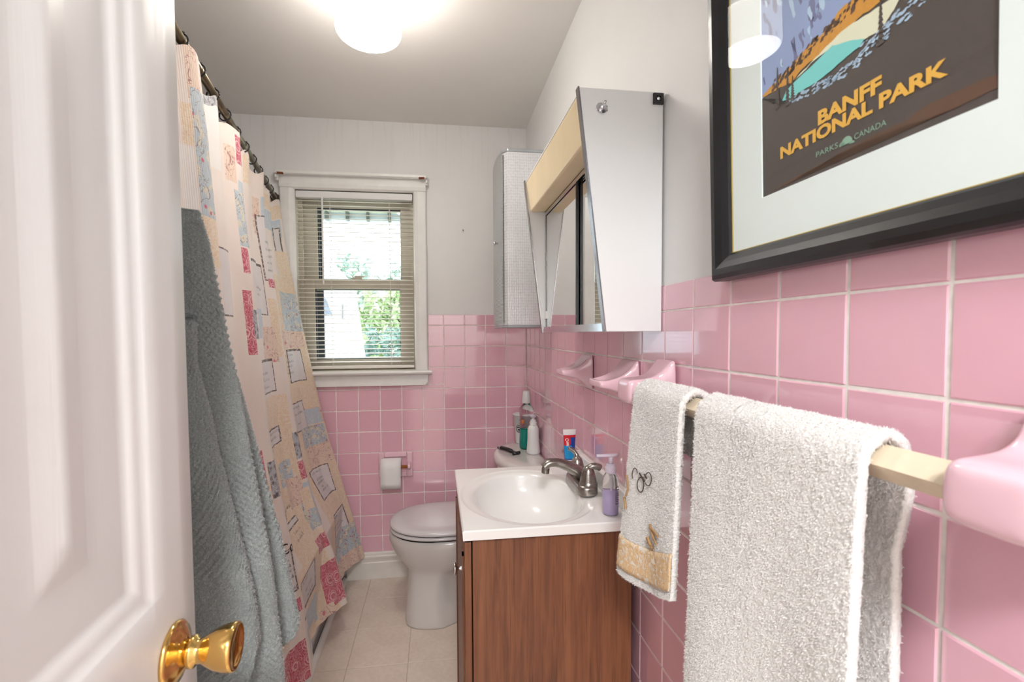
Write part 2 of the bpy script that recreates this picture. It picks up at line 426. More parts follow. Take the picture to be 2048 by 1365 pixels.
floor = struct('floor', *box((XL-.1, YF-1.6, -0.12), (0.15, 0.15, -0.0012)), 'vinyl_line')
T9 = 0.2286
def piece(name, sx, sy, h, e, mat, cache={}):
    """shared mesh: slab of sx by sy with eased edges, its top at +z, origin on the top's centre"""
    key = (name, round(sx, 4), round(sy, 4))
    if key not in cache:
        V = []
        for d, z in ((0, -h), (0, -e), (e, 0)):
            V += [(-sx/2+d, -sy/2+d, z), (sx/2-d, -sy/2+d, z), (sx/2-d, sy/2-d, z), (-sx/2+d, sy/2-d, z)]
        Fc = [(8, 9, 10, 11)]
        for b in (0, 4):
            for k in range(4): Fc.append((b+k, b+(k+1) % 4, b+4+(k+1) % 4, b+4+k))
        me = bpy.data.meshes.new(name); me.from_pydata(V, [], Fc); me.materials.append(MATS[mat]); me.update(); cache[key] = me
    return cache[key]
def put(name, me, parent, loc, rot):
    o = bpy.data.objects.new(name, me); COL.objects.link(o); o.parent = parent
    o.location = Vector(loc)-ORG[parent.name]; o.rotation_euler = rot; return o
gx = [-0.598 + T9*i for i in range(-2, 3)]
xs = [XW] + [g for g in gx if XW < g < 0] + [0]
ys = [YF] + [g for g in sorted(-0.205-0.2345*i for i in range(11)) if YF < g < 0] + [0]
for i in range(len(xs)-1):
    for j in range(len(ys)-1):
        a, b, c, d = xs[i], xs[i+1], ys[j], ys[j+1]
        put('floor_tile', piece('floor_tile', b-a-.0022, d-c-.0022, .0015, .0009, 'vinyl_floor'), floor, ((a+b)/2, (c+d)/2, 0.0), (0, 0, 0))

struct('ceiling', *box((XL-.1, YF-1.6, ZC), (0.15, 0.15, ZC+0.1)), 'ceiling_paint')
def slab_with_hole(y0, y1, x0, x1, z0, z1, h):
    hx0, hx1, hz0, hz1 = h
    return join(box((x0, y0, z0), (hx0, y1, z1)), box((hx1, y0, z0), (x1, y1, z1)),
                box((hx0, y0, z0), (hx1, y1, hz0)), box((hx0, y0, hz1), (hx1, y1, z1)))
wall_back = struct('wall_back', *slab_with_hole(0.003, 0.15, XL-.1, 0.15, 0, ZC, (WX0-.012, WX1+.012, WZ0-.02, WZ1+.012)), 'back_paint')
wall_right = struct('wall_right', *box((0.003, YF-1.6, 0), (0.15, 0.003, ZC)), 'paint')
struct('wall_left', *join(box((XL-.1, YW-.01, 0), (XL, 0.003, ZC)), box((XL, YF, 0), (XW, YW, ZC))), 'paint')
struct('wall_front', *join(box((XW, YF-.12, 0), (-0.735, YF, ZC)), box((-0.735, YF-.12, 2.05), (0.003, YF, ZC))), 'paint')
struct('wall_hall', *join(box((XL, YF-1.6, 0), (0.003, YF-1.5, ZC)), box((XL-.1, YF-1.6, 0), (XL, YF-.12, ZC)), box((XL, YF-.12, 0), (XW, YF, ZC))), 'hall_wall')

# grout beds
add('grout_bed', *slab_with_hole(0.0015, 0.0035, XL, 0.0, ZB-.02, ZT-.001, (CX0+.01, CX1-.01, CZ0+.01, ZT-.002)), 'grout', wall_back)
add('grout_bed', *box((0.0015, YF, ZB-.02), (0.0035, 0.0015, ZT-.001)), 'grout', wall_right)

rowz = [(Z1, ZT)] + [(Z1-(r+1)*P, Z1-r*P) for r in range(10)]
rowz.append((ZB-.004, Z1-10*P))
G = 0.0024
def tile_on(wall, c0, c1, z0, z1):
    w_, h_ = c1-c0-G, z1-z0-(G if z1 < ZT-.001 else G/2)
    if w_ < .006 or h_ < .006: return
    me = piece('tile', w_, h_, 0.006, 0.0022, 'pink_tile')
    j = [R.gauss(0, 0.0022), R.gauss(0, 0.0022)]; dz = R.uniform(-.0004, .0004)
    if wall is wall_back: put('tile', me, wall, ((c0+c1)/2, dz, (z0+z1)/2), (PI/2+j[0], j[1], 0))
    else: put('tile', me, wall, (dz, (c0+c1)/2, (z0+z1)/2), Matrix(((0, 0, -1), (1, 0, 0), (0, 1, 0))).to_euler() if False else (PI/2+j[0], j[1], -PI/2))
for z0, z1 in rowz:
    k = 0
    while -k*P > XL+.02:
        c1 = -k*P-.0005; c0 = max(XL, c1-P); k += 1
        rects = [(c0, c1, z0, z1)]
        if c1 > CX0 and c0 < CX1 and z1 > CZ0:
            rects = []
            if c1 > CX1: rects.append((CX1, c1, max(z0, CZ0) if z0 < CZ0 else z0, z1))
            if c0 < CX0: rects.append((c0, CX0, max(z0, CZ0) if z0 < CZ0 else z0, z1))
            if z0 < CZ0: rects.append((c0, c1, z0, CZ0))
        for q in rects: tile_on(wall_back, *q)
    k = 0
    while -k*P > YF+.02:
        c1 = -k*P-.001; c0 = max(YF, c1-P); k += 1
        tile_on(wall_right, c0, c1, z0, z1)

# baseboards
bp = [(0.003, 0), (-.017, 0), (-.017, .083), (-.014, .088), (-.014, .104), (-.0185, .107), (-.019, .116), (-.014, .121), (-.012, .131), (-.006, ZB), (0.003, ZB)]
struct('baseboard_back', *prism([(y, z) for y, z in bp][::-1], 0, XW+.012, -0.001), 'base_trim')
bb = struct('baseboard_right', *join(prism([(x, z) for x, z in bp], 1, YF, -1.432), prism([(x, z) for x, z in bp], 1, -.945, -.02)), 'base_trim')

# bathtub
t = thing('bathtub', 'white bathtub behind the shower curtain, with a white quarter-round strip at its foot', 'bathtub', (-1.34, -.77, 0))
def rr3(cx, cy, w_, h_, r, z): return [(cx+a, cy+b, z) for a, b in rrect(w_, h_, r, 6)]
yc_, hw_ = (YW-.002)/2, (-YW-.004)/2
o = add('shell', *loft([rr3((XL-.966)/2+.001, yc_, .376, hw_, .02, 0), rr3((XL-.966)/2+.001, yc_, .376, hw_, .02, .36), rr3((XL-.966)/2+.001, yc_, .372, hw_-.004, .02, .372),
    rr3(-1.343, yc_, .31, hw_-.09, .12, .372), rr3(-1.343, yc_, .29, hw_-.11, .14, .34), rr3(-1.343, yc_, .24, hw_-.2, .16, .1), rr3(-1.343, yc_, .2, hw_-.25, .16, .085)]), 'ceramic', t, smooth=True)
bev(o, .004)
q = [(XW-.004, 0)] + [(XW-.004+.019*math.cos(a), .022*math.sin(a)) for a in [PI/2*k/6 for k in range(7)]]
add('quarter_round', *prism([(x, z) for x, z in q][::-1], 1, YW+.005, -.021), 'trim_paint', t, smooth=False)

# window: casing, stool, apron, jambs, sashes, panes
win = struct('window_1', *join(box((WX0-.012, .003, WZ0-.02), (WX0, .14, WZ1+.012)), box((WX1, .003, WZ0-.02), (WX1+.012, .14, WZ1+.012)),
     box((WX0, .003, WZ1), (WX1, .14, WZ1+.012)), box((WX0, .003, WZ0-.02), (WX1, .14, WZ0))), 'vinyl_tan')
def casing(poly): return [(x, y) for x, y in poly]
prof = [(0, .003), (0, -.016), (.006, -.021), (.045, -.023), (.062, -.019), (.0694, -.008), (.0694, .003)]
bev(add('casing', *prism([(CX0+a, b) for a, b in prof][::-1], 2, 1.083, CZ1-.066), 'trim_paint', win), .001)
bev(add('casing', *prism([(CX1-a*.945, b) for a, b in prof], 2, 1.083, CZ1-.066), 'trim_paint', win), .001)
bev(add('casing', *prism([(b, CZ1-a) for a, b in prof], 0, CX0, CX1), 'trim_paint', win), .001)
st = [(.02, 1.083), (-.036, 1.083), (-.044, 1.080), (-.047, 1.073), (-.044, 1.066), (-.038, 1.063), (-.030, 1.059), (.003, 1.059), (.02, 1.075)]
add('stool', *prism(st, 0, -1.252, -0.501), 'trim_paint', win)
ap = [(CX0, 1.059), (CX1, 1.059), (CX1, 1.022), (CX1-.017, CZ0), (CX0+.017, CZ0), (CX0, 1.022)]
add('apron', *join(prism([(x, z) for x, z in ap], 1, -.020, .003)), 'trim_paint', win)
add('inner_stop', *join(box((WX0, .045, WZ0), (WX0+.02, .055, WZ1)), box((WX1-.02, .045, WZ0), (WX1, .055, WZ1)), box((WX0, .045, WZ1-.02), (WX1, .055, WZ1))), 'vinyl_tan', win)
def sash(y0, y1, gx0, gx1, gz0, gz1, ox0, ox1, oz0, oz1):
    s = add('sash', *slab_with_hole(y0, y1, ox0, ox1, oz0, oz1, (gx0, gx1, gz0, gz1)), 'vinyl_tan', win); bev(s, .003)
    add('pane', *box((gx0, (y0+y1)/2-.002, gz0), (gx1, (y0+y1)/2+.002, gz1)), 'pane', s)
    g = .007
    add('glazing_gasket', *slab_with_hole(y0+.006, y0+.014, gx0-.001, gx1+.001, gz0-.001, gz1+.001, (gx0+g, gx1-.002, gz0+.004, gz1-g)), 'dark_screen', s)
    return s
sash(.086, .112, -1.080, -.6575, 1.548, 1.925, WX0+.001, WX1-.001, 1.50, WZ1-.001)
s2 = sash(.056, .084, -1.092, -.6625, 1.140, 1.508, WX0+.001, WX1-.001, WZ0+.001, 1.556)
bev(add('sash_lock', *join(box((-.905, .058, 1.556), (-.855, .078, 1.566)), box((-.895, .062, 1.566), (-.845, .072, 1.572))), 'vinyl_tan', s2), .002)
add('storm_frame', *slab_with_hole(.115, .13, WX0+.001, WX1-.001, WZ0+.001, WZ1-.001, (-1.063, -.655, 1.118, 1.94)), 'dark_screen', win)

# venetian blind
bl = thing('venetian_blind', 'white slatted venetian blind hanging open inside the window casing', 'blind', (-.876, .022, 1.09))
bev(add('headrail', *box((-1.160, -.002, 1.951), (-.590, .034, 1.985)), 'white_enamel', bl), .004)
n_s = 38; z_top, z_bot = 1.940, 1.128; pitch = (z_top-z_bot)/(n_s-1)
sec = []
for k in range(7):
    a = (k/6-.5); sec.append((a*.0245, .0022*(1-(2*a)**2)))
ring = [(y, z) for y, z in sec] + [(y, z-.0007) for y, z in reversed(sec)]
Vs, Fs = prism([(y, z) for y, z in ring], 0, -.283, .283)
sm = bpy.data.meshes.new('slat'); sm.from_pydata(Vs, [], Fs); sm.materials.append(MATS['blind_slat']); sm.update()
for k in range(n_s):
    s_ = put('slat', sm, bl, (-.876, .018, z_top-k*pitch), (math.radians(7+R.uniform(-1.5, 1.5)), R.uniform(-.0006, .0006), 0))
bev(add('bottom_rail', *box((-1.159, .006, 1.094), (-.592, .030, 1.108)), 'blind_slat', bl), .003)
for x in (-1.000, -.708):
    add('ladder_cord', *join(tube([(x, .0045, 1.95), (x, .0045, 1.10)], .0011, 6), tube([(x, .0315, 1.95), (x, .0315, 1.10)], .0011, 6)), 'blind_cord', bl)
add('tilt_wand', *tube([(-1.033, -.006, 1.955), (-1.034, -.008, 1.52)], .0045, 8), 'white_plastic', bl)

# old curtain rod over the window
t = thing('curtain_rod', 'thin white painted curtain rod with rusty ends above the window', 'rod', (-.876, -.05, 2.03))
bev(add('rod_bar', *join(box((-1.235, -.056, 2.050), (-.520, -.048, 2.066)), box((-1.241, -.056, 2.050), (-1.233, -.024, 2.066)), box((-.522, -.056, 2.050), (-.514, -.024, 2.066))), 'trim_paint', t), .003)
for x, s_ in ((-1.238, 1), (-.517, -1)):
    b_ = add('bracket', *join(box((x-.007, -.0295, 2.022), (x+.007, -.0235, 2.072)), box((x-.004, -.046, 2.030), (x+.004, -.028, 2.046))), 'trim_paint', t); bev(b_, .0015)
    add('rust_patch', *tube([(x+s_*.010, -.0525, 2.0505), (x+s_*.038, -.0525, 2.049)], .0058, 8), 'rust', b_)

np_ = pix(1, .003, 926, 461)
tag(add('nail', *lathe([(.0012, 0), (.0012, .006), (.003, .0065), (.003, .008), (.0005, .0085)], np_, (0, -1, 0), 10), 'black_plastic', org=tuple(np_)), 'small dark nail in the bare back wall right of the window', 'nail')
# ------------------------------------------------------------------ outside the window
g = struct('ground', *box((-30, .16, -1.0), (25, 60, -.6)), 'lawn')
tag(add('garden_wall', *box((-1.72, 8.95, -.6), (1.0, 9.15, .98)), 'paving'), 'pale pinkish garden wall beyond the lower right of the window', 'wall')
t = thing('eave', 'pale green roof eave with small brackets outside the top of the window', 'eave', (-.9, .5, 1.98))
add('soffit_board', *box((-2.6, .17, 2.035), (1.0, .62, 2.055)), 'soffit', t)
add('gutter', *prism([(.62, 2.00), (.72, 2.00), (.74, 2.10), (.62, 2.10)], 0, -2.6, 1.0), 'house_siding', t)
for x in [pix(1, .6, q_, 437)[0] for q_ in (608, 653, 695, 736, 779)]: add('gutter_bracket', *box((x-.009, .585, 1.985), (x+.009, .63, 2.034)), 'grey_strip', t)
t = thing('neighbour_house', 'white gabled outbuilding with grey louvre seen through the lower window pane', 'house', (-3.3, 6.3, -.6))
hx = lambda px, py, y=5.2: (pix(1, y, px, py)[0], pix(1, y, px, py)[2])
gp = [(-5.6, -.6), hx(722, 800)[:1]+(-.6,), hx(722, 800), hx(686, 560), (-3.2, 3.6), (-5.6, 3.0)]
add('gable_wall', *prism(gp, 1, 5.2, 6.3), 'house_siding', t)
add('louvre', *prism([hx(636, 632, 5.18), hx(664, 631, 5.18), hx(651, 597, 5.18), hx(645, 597, 5.18)], 1, 5.16, 5.2), 'house_shingle', t)
add('downpipe', *prism([hx(684, 609, 5.18), hx(686, 609, 5.18), hx(686, 638, 5.18), hx(684, 638, 5.18)], 1, 5.15, 5.2), 'grey_strip', t)
def leaves(cx, cy, cz, rx, ry, rz, n, size, seed):
    g_ = np.random.default_rng(seed); V, Fc = [], []
    d = g_.normal(size=(n, 3)); d /= np.linalg.norm(d, axis=1)[:, None]
    rad = g_.uniform(.55, 1.0, n)[:, None]**.5
    c = d*rad*np.array([rx, ry, rz])*(1+.25*np.sin(5*d[:, :1]*3+seed)*np.cos(4*d[:, 2:]*2)) + np.array([cx, cy, cz])
    a = g_.normal(size=(n, 3)); a /= np.linalg.norm(a, axis=1)[:, None]
    b = np.cross(a, g_.normal(size=(n, 3))); b /= np.linalg.norm(b, axis=1)[:, None]
    s = g_.uniform(.6, 1.3, n)[:, None]*size
    V = np.concatenate([c-a*s, c+b*s*.45, c+a*s, c-b*s*.45]); idx = np.arange(n)
    return V, np.stack([idx, idx+n, idx+2*n, idx+3*n], 1)
def tree(name, label, x, y, h, rx, rz, n, size, mat, seed):
    t = thing(name, label, 'tree', (x, y, -.6), 'trees outside the window')
    add('trunk', *tube([(x, y, -.6), (x+.05, y, -.6+h*.5), (x, y, -.6+h*.75)], [.12, .09, .04], 8), 'bark', t)
    f = add('foliage', *leaves(x, y, -.6+h-rz, rx, rx*.8, rz, n, size, seed), mat, t); f['kind'] = 'stuff'
tree('shrub', 'dark green shrub low behind the lower pane, beside the white outbuilding', -1.35, 7.5, 2.0, .85, .95, 2600, .08, 'leaf_dark', 3)
tree('broadleaf_tree', 'light green broadleaf tree filling the right of the lower pane', -1.6, 11.6, 3.2, 1.3, 1.4, 3600, .12, 'leaf_green', 4)
tree('tall_tree', 'pale hazy tree at the middle of the upper pane', -3.6, 15.0, 4.7, 1.0, 1.6, 1600, .16, 'leaf_haze', 5)
tree('young_tree', 'pale hazy tree at the right of the upper pane', -1.3, 15.5, 4.9, 1.0, 1.6, 1600, .16, 'leaf_haze', 6)

# ------------------------------------------------------------------ ceiling lamp
LX, LY = -.666, -.970
t = thing('ceiling_lamp', 'lit round frosted glass ceiling lamp on a white base', 'ceiling lamp', (LX, LY, ZC))
add('base_plate', *lathe([(.045, ZC-.001), (.118, ZC-.001), (.118, ZC-.006), (.112, ZC-.010), (.112, ZC-.016), (.107, ZC-.020), (.107, ZC-.040), (.103, ZC-.046), (.099, ZC-.046), (.099, ZC-.03), (.04, ZC-.03)], (LX, LY, 0), seg=48), 'trim_paint', t, smooth=False)
pr = [(.060, 2.303), (.092, 2.303), (.0975, 2.300), (.0975, 2.190), (.096, 2.180), (.092, 2.174)]
gs = add('glass_shade', *lathe(pr, (LX, LY, 0), seg=64, cap=False), 'lamp_glass', t, smooth=True)
pr = [(.0918, 2.1739), (.086, 2.169)]
for k in range(5):
    r0 = .082-.010*k; pr += [(r0, 2.1665), (r0-.004, 2.169)]
pr += [(.034, 2.1665), (.03, 2.160), (.018, 2.159), (.014, 2.163), (.009, 2.156), (.002, 2.154)]
add('ribbed_lens', *lathe(pr, (LX, LY, 0), seg=64, cap=False), 'lamp_lens', gs, smooth=True)

# ------------------------------------------------------------------ shower curtain on its slanted rod
ROD_Z = 1.935
rod_x = lambda y: -1.25-.165*y
t = thing('shower_rod', 'tarnished metal shower rod running slantwise above the bathtub', 'rod', (rod_x(-.75), -.75, ROD_Z-.01))
add('rod_tube', *tube([(rod_x(-.014), -.014, ROD_Z), (rod_x(YW+.014), YW+.014, ROD_Z)], .0108, 16), 'rod_metal', t, smooth=True)
for y, d in ((-.0005, -1), (YW+.0005, 1)):
    add('end_flange', *lathe([(.012, 0), (.026, 0), (.026, .006), (.016, .018), (.012, .018)], (rod_x(y), y, ROD_Z), (0, d, 0), 24), 'rod_metal', t)
CT, CB = 1.897, .135
CR_T = [0, .1, .24, .40, .54, .65, .75, .82, .88, 1.0]
CR_S = [0, .41, .82, 1.2, 1.5]
CR_X = [[-1.236, -1.205, -1.162, -1.112, -1.065, -1.023, -.975, -.944, -.915, -.860],
        [-1.168, -1.160, -1.125, -1.095, -1.066, -1.036, -.995, -.958, -.920, -.872],
        [-1.098, -1.082, -1.060, -1.040, -1.022, -.993, -.962, -.945, -.930, -.906],
        [-1.032, -1.005, -.989, -.975, -.965, -.955, -.945, -.93, -.92, -.91],
        [-.985, -.965, -.955, -.95, -.945, -.94, -.935, -.93, -.92, -.91]]
def cur(s, v):
    """curtain surface: s metres from the window end, v metres below the top"""
    y = -.035 - s
    T = v/(CT-CB)
    zt = CT + .008*math.cos(2*PI*(s-.03)/.123)*max(0, 1-T*6) + .020*(1+math.cos(2*PI*s/.205))/2*max(0, 1-T*7)
    z = zt - v*(zt-CB)/(CT-CB)
    xc = float(np.interp(s, CR_S, [np.interp(T, CR_T, r_) for r_ in CR_X]))
    w2 = (1-math.cos(2*PI*s/.41))/2; w1 = (1-math.cos(2*PI*s/.205))/2
    x = xc + .012*max(0, 1-T*9) - (.014+.046*min(1, T*1.3))*w2**.8 - .026*(1-T)*w1 + .005*T
    x += .003*math.sin(2*PI*s/.07+2*T)*T
    y += .012*T*math.sin(2*PI*s/.41)
    z += .012*T*T*(math.cos(2*PI*s/.41)-1)*-.5 - .006*T
    if z < .42: x = max(x, -.948)
    elif z < .7: x = max(x, -.948 - (z-.42)*.5)
    return (x, y, z)
CW, CH = 1.445, CT-CB
ns_, nv_ = 290, 358
PATCH = []   # (kind, s0, s1, v0, v1) in curtain metres, later ones on top
def patch(kind, s0, s1, v0, v1): PATCH.append((kind, s0, s1, v0, v1))
#PATCHES
patch('peach', 0.0, .29, .36, 1.79)
patch('blossom', 0.0, .29, .95, 1.06)
patch('peach', .45, .70, .86, 1.79)
patch('peach', .88, .99, 1.02, 1.60)
patch('white', 1.281, 1.319, 0.210, 0.366)
patch('blossom', 1.241, 1.281, 0.000, 0.110)
patch('peach', 1.263, 1.304, 0.116, 0.207)
patch('foliage', 0.993, 1.106, 0.000, 0.028)
patch('white', 0.989, 1.139, 0.024, 0.184)
patch('blue', 1.177, 1.277, 0.084, 0.372)
patch('frame', 1.271, 1.286, 0.215, 0.441)
patch('peach', 1.180, 1.280, 0.354, 0.470)
patch('blueplain', 1.251, 1.288, 0.477, 0.512)
patch('text', 0.984, 1.134, 0.393, 0.571)
patch('frame', 1.241, 1.256, 0.429, 0.595)
patch('frame', 0.974, 1.130, 0.389, 0.402)
patch('foliage', 1.185, 1.260, 0.563, 0.764)
patch('blossom', 0.856, 0.907, 0.057, 0.161)
patch('red', 0.799, 0.852, 0.017, 0.098)
patch('peach', 0.591, 0.663, 0.017, 0.101)
patch('blueplain', 0.759, 0.853, 0.147, 0.181)
patch('blue', 0.805, 0.873, 0.181, 0.350)
patch('red', 0.838, 0.872, 0.353, 0.431)
patch('red', 0.848, 0.885, 0.485, 0.689)
patch('text', 0.494, 0.738, 0.362, 0.547)
patch('foliage', 0.793, 0.850, 0.544, 0.641)
patch('blueplain', 0.557, 0.645, 0.532, 0.642)
patch('blossom', 0.454, 0.495, 0.094, 0.234)
patch('peach', 0.012, 0.419, 0.024, 0.086)
patch('blueplain', 0.029, 0.442, 0.087, 0.166)
patch('text', 0.376, 0.470, 0.163, 0.407)
patch('frame', 0.032, 0.439, 0.154, 0.169)
patch('frame', 0.153, 0.222, 0.127, 0.386)
patch('frame', 0.388, 0.494, 0.397, 0.409)
patch('red', 0.403, 0.459, 0.405, 0.439)
patch('text', 0.048, 0.092, 0.129, 0.294)
patch('frame', 0.051, 0.195, 0.289, 0.304)
patch('peach', 0.000, 0.113, 0.231, 0.428)
patch('blue', 0.006, 0.219, 0.427, 0.609)
patch('blossom', 0.025, 0.250, 0.608, 0.689)
patch('peach', 0.423, 0.476, 0.480, 0.714)
patch('blossom', 0.460, 0.592, 0.597, 0.735)
patch('text', 0.065, 0.265, 0.702, 0.843)
patch('frame', 0.044, 0.182, 0.687, 0.705)
patch('frame', 0.055, 0.083, 0.699, 0.871)
patch('frame', 0.068, 0.262, 0.842, 0.858)
patch('peach', 0.006, 0.200, 0.862, 0.978)
patch('text', 0.131, 0.294, 0.939, 1.064)
patch('frame', 0.437, 0.450, 0.917, 1.033)
patch('frame', 0.085, 0.241, 0.924, 0.943)
patch('frame', 0.095, 0.117, 0.943, 1.052)
patch('blueplain', 0.021, 0.137, 0.984, 1.059)
patch('blue', 0.016, 0.210, 1.062, 1.159)
patch('blossom', 0.008, 0.183, 1.158, 1.248)
patch('text', 0.070, 0.220, 1.262, 1.387)
patch('frame', 0.072, 0.181, 1.240, 1.259)
patch('frame', 0.044, 0.081, 1.265, 1.387)
patch('frame', 0.072, 0.203, 1.375, 1.416)
patch('peach', 0.015, 0.265, 1.408, 1.501)
patch('text', 0.058, 0.305, 1.473, 1.592)
patch('frame', 0.106, 0.225, 1.451, 1.463)
patch('frame', 0.060, 0.082, 1.507, 1.604)
patch('frame', 0.081, 0.275, 1.562, 1.634)
patch('blue', 0.006, 0.225, 1.572, 1.700)
patch('blossom', 0.027, 0.236, 1.694, 1.776)
patch('foliage', 0.367, 0.455, 1.023, 1.130)
patch('red', 0.398, 0.454, 1.142, 1.214)
patch('blueplain', 0.390, 0.471, 1.232, 1.329)
patch('blue', 0.362, 0.500, 1.306, 1.418)
patch('peach', 0.418, 0.496, 1.427, 1.455)
patch('red', 0.414, 0.527, 1.449, 1.505)
patch('red', 0.404, 0.517, 1.562, 1.735)
patch('blossom', 0.487, 0.572, 1.720, 1.790)
patch('text', 0.509, 0.678, 0.727, 0.843)
patch('frame', 0.532, 0.645, 0.872, 0.891)
patch('frame', 0.832, 0.851, 0.713, 0.844)
patch('peach', 0.495, 0.652, 0.902, 0.971)
patch('text', 0.526, 0.651, 0.986, 1.039)
patch('frame', 0.840, 0.853, 0.941, 1.041)
patch('frame', 0.514, 0.633, 0.962, 0.981)
patch('foliage', 0.791, 0.866, 1.035, 1.151)
patch('blue', 0.496, 0.593, 1.117, 1.211)
patch('blossom', 0.458, 0.561, 1.190, 1.306)
patch('text', 0.565, 0.672, 1.328, 1.343)
patch('frame', 0.853, 0.862, 1.222, 1.344)
patch('frame', 0.550, 0.612, 1.295, 1.311)
patch('frame', 0.572, 0.613, 1.381, 1.438)
patch('frame', 0.620, 0.827, 1.415, 1.434)
patch('peach', 0.527, 0.821, 1.459, 1.515)
patch('peach', 0.424, 0.490, 1.250, 1.341)
patch('text', 0.840, 0.928, 1.328, 1.463)
patch('frame', 0.768, 0.902, 1.307, 1.326)
patch('red', 0.833, 0.865, 1.493, 1.537)
patch('text', 0.592, 0.758, 1.492, 1.592)
patch('frame', 0.676, 0.732, 1.473, 1.511)
patch('frame', 0.565, 0.602, 1.527, 1.655)
patch('foliage', 0.764, 0.811, 1.583, 1.596)
patch('blueplain', 0.580, 0.790, 1.623, 1.739)
patch('peach', 0.609, 0.784, 1.712, 1.737)
patch('red', 0.842, 0.961, 1.629, 1.790)
patch('blueplain', 0.863, 0.895, 1.228, 1.288)
patch('peach', 0.868, 0.902, 1.099, 1.227)
patch('red', 0.875, 0.893, 0.990, 1.228)
#ENDPATCHES
S_ = np.linspace(0, CW, ns_+1); V_ = np.linspace(0, CH, nv_+1)
Vc = [cur(s, v) for v in V_ for s in S_]
Fc_, mi_ = [], []
grid = np.zeros((nv_, ns_), np.int32)
sc, vc = (S_[:-1]+S_[1:])/2, (V_[:-1]+V_[1:])/2
for kind, s0, s1, v0, v1 in PATCH:
    if kind == 'frame': continue      # borders come with their text panels
    if kind == 'text':
        s1 = min(s1, s0+.16)
        i0, i1 = np.searchsorted(sc, s0-.007), np.searchsorted(sc, s1+.007); j0, j1 = np.searchsorted(vc, v0-.006), np.searchsorted(vc, v1+.006)
        grid[j0:j1, i0:i1] = CLOTH.index('frame')
    i0, i1 = np.searchsorted(sc, s0), np.searchsorted(sc, s1); j0, j1 = np.searchsorted(vc, v0), np.searchsorted(vc, v1)
    grid[j0:j1, i0:i1] = CLOTH.index(kind)
for j in range(nv_):
    for i in range(ns_):
        a = j*(ns_+1)+i; Fc_.append((a, a+1, a+ns_+2, a+ns_+1))
uvc = [(s, -v) for v in V_ for s in S_]
curtain = thing('shower_curtain', 'patchwork shower curtain printed with blossoms, crimson damask and framed text', 'shower curtain', (-1.0, -.75, CB))
o = add('curtain_cloth', Vc, Fc_, None, curtain, smooth=True, mats=['cloth_'+k for k in CLOTH], mi=grid.ravel(), uv=uvc)
def curn(s, v, off):
    p = np.array(cur(s, v)); a = np.array(cur(s+.004, v))-p; b = np.array(cur(s, v+.004))-p
    n = np.cross(a, b); n /= np.linalg.norm(n)
    if n[0] < 0: n = -n
    return p + n*off
def curtain_text(txt, size, s0, v0, parent, shear=0.0):
    # letters read left to right from the room: s decreases towards the window
    V, Fc = text_geo(txt, size, 0.0, shear)
    return [curn(s0-a, v0-b, .0012) for a, b in V], Fc
#LETTERS
SCRIB = [(0.2, 1.279, 0.088, 0.011), (0.188, 1.312, 0.078, 0.011), (0.2, 1.327, 0.085, 0.011), (0.173, 1.347, 0.02, 0.011), (0.185, 1.362, 0.09, 0.011), (0.784, 1.289, 0.213, 0.011), (0.634, 1.372, 0.06, 0.011), (0.606, 1.389, 0.023, 0.011), (0.644, 1.397, 0.065, 0.011), (0.398, 0.724, 0.255, 0.011), (0.391, 0.754, 0.243, 0.011), (0.396, 0.774, 0.228, 0.011), (0.388, 0.804, 0.21, 0.011), (0.391, 0.961, 0.218, 0.011), (0.368, 0.991, 0.215, 0.011), (0.235, 1.034, 0.045, 0.011), (0.799, 0.981, 0.238, 0.011), (0.791, 0.999, 0.25, 0.011), (0.804, 1.019, 0.24, 0.011), (0.22, 1.482, 0.038, 0.011), (0.243, 1.525, 0.115, 0.011), (0.205, 1.547, 0.12, 0.011), (0.436, 0.26, 0.198, 0.011), (0.443, 0.29, 0.205, 0.011), (0.443, 0.318, 0.045, 0.011), (0.446, 0.343, 0.05, 0.011), (0.451, 0.373, 0.033, 0.011), (0.829, 0.774, 0.253, 0.011), (0.824, 0.799, 0.258, 0.011), (0.801, 0.826, 0.238, 0.011), (0.731, 1.505, 0.05, 0.011), (0.709, 1.545, 0.073, 0.011), (0.686, 1.577, 0.073, 0.011), (0.877, 1.362, 0.025, 0.011), (0.872, 1.382, 0.02, 0.011), (0.866, 1.399, 0.02, 0.011), (0.869, 1.419, 0.025, 0.011), (0.866, 1.457, 0.025, 0.011), (0.631, 0.458, 0.113, 0.011), (0.624, 0.483, 0.065, 0.011)]
WORDS = [('hope', .042, 0.804, 1.252), ('Co', .05, 0.882, 1.337)]
def scribble(s0, v0, wdt, h, seed):
    """a word too small to read: a row of short pen strokes"""
    rr_ = random.Random(seed); V, Fc = [], []; a = 0
    while a < wdt:
        l_ = rr_.uniform(.4, 1.0)*h; sl = rr_.uniform(-.3, .3)*h; w_ = .0011
        n0 = len(V)
        for da, db in ((0, 0), (w_, 0), (w_+sl, l_), (sl, l_)): V.append(curn(s0-a-da, v0-db, .0012))
        Fc.append((n0, n0+1, n0+2, n0+3)); a += rr_.uniform(.0022, .0048)
        if rr_.random() < .18: a += .006
    return V, Fc
for s0, v0, w_, h in SCRIB:
    add('lettering', *scribble(s0, v0, w_, h, int(s0*1000+v0*100)), 'ink', curtain)
for txt, size, s0, v0 in WORDS:
    add('lettering', *curtain_text(txt, size, s0, v0, curtain), 'ink', curtain)
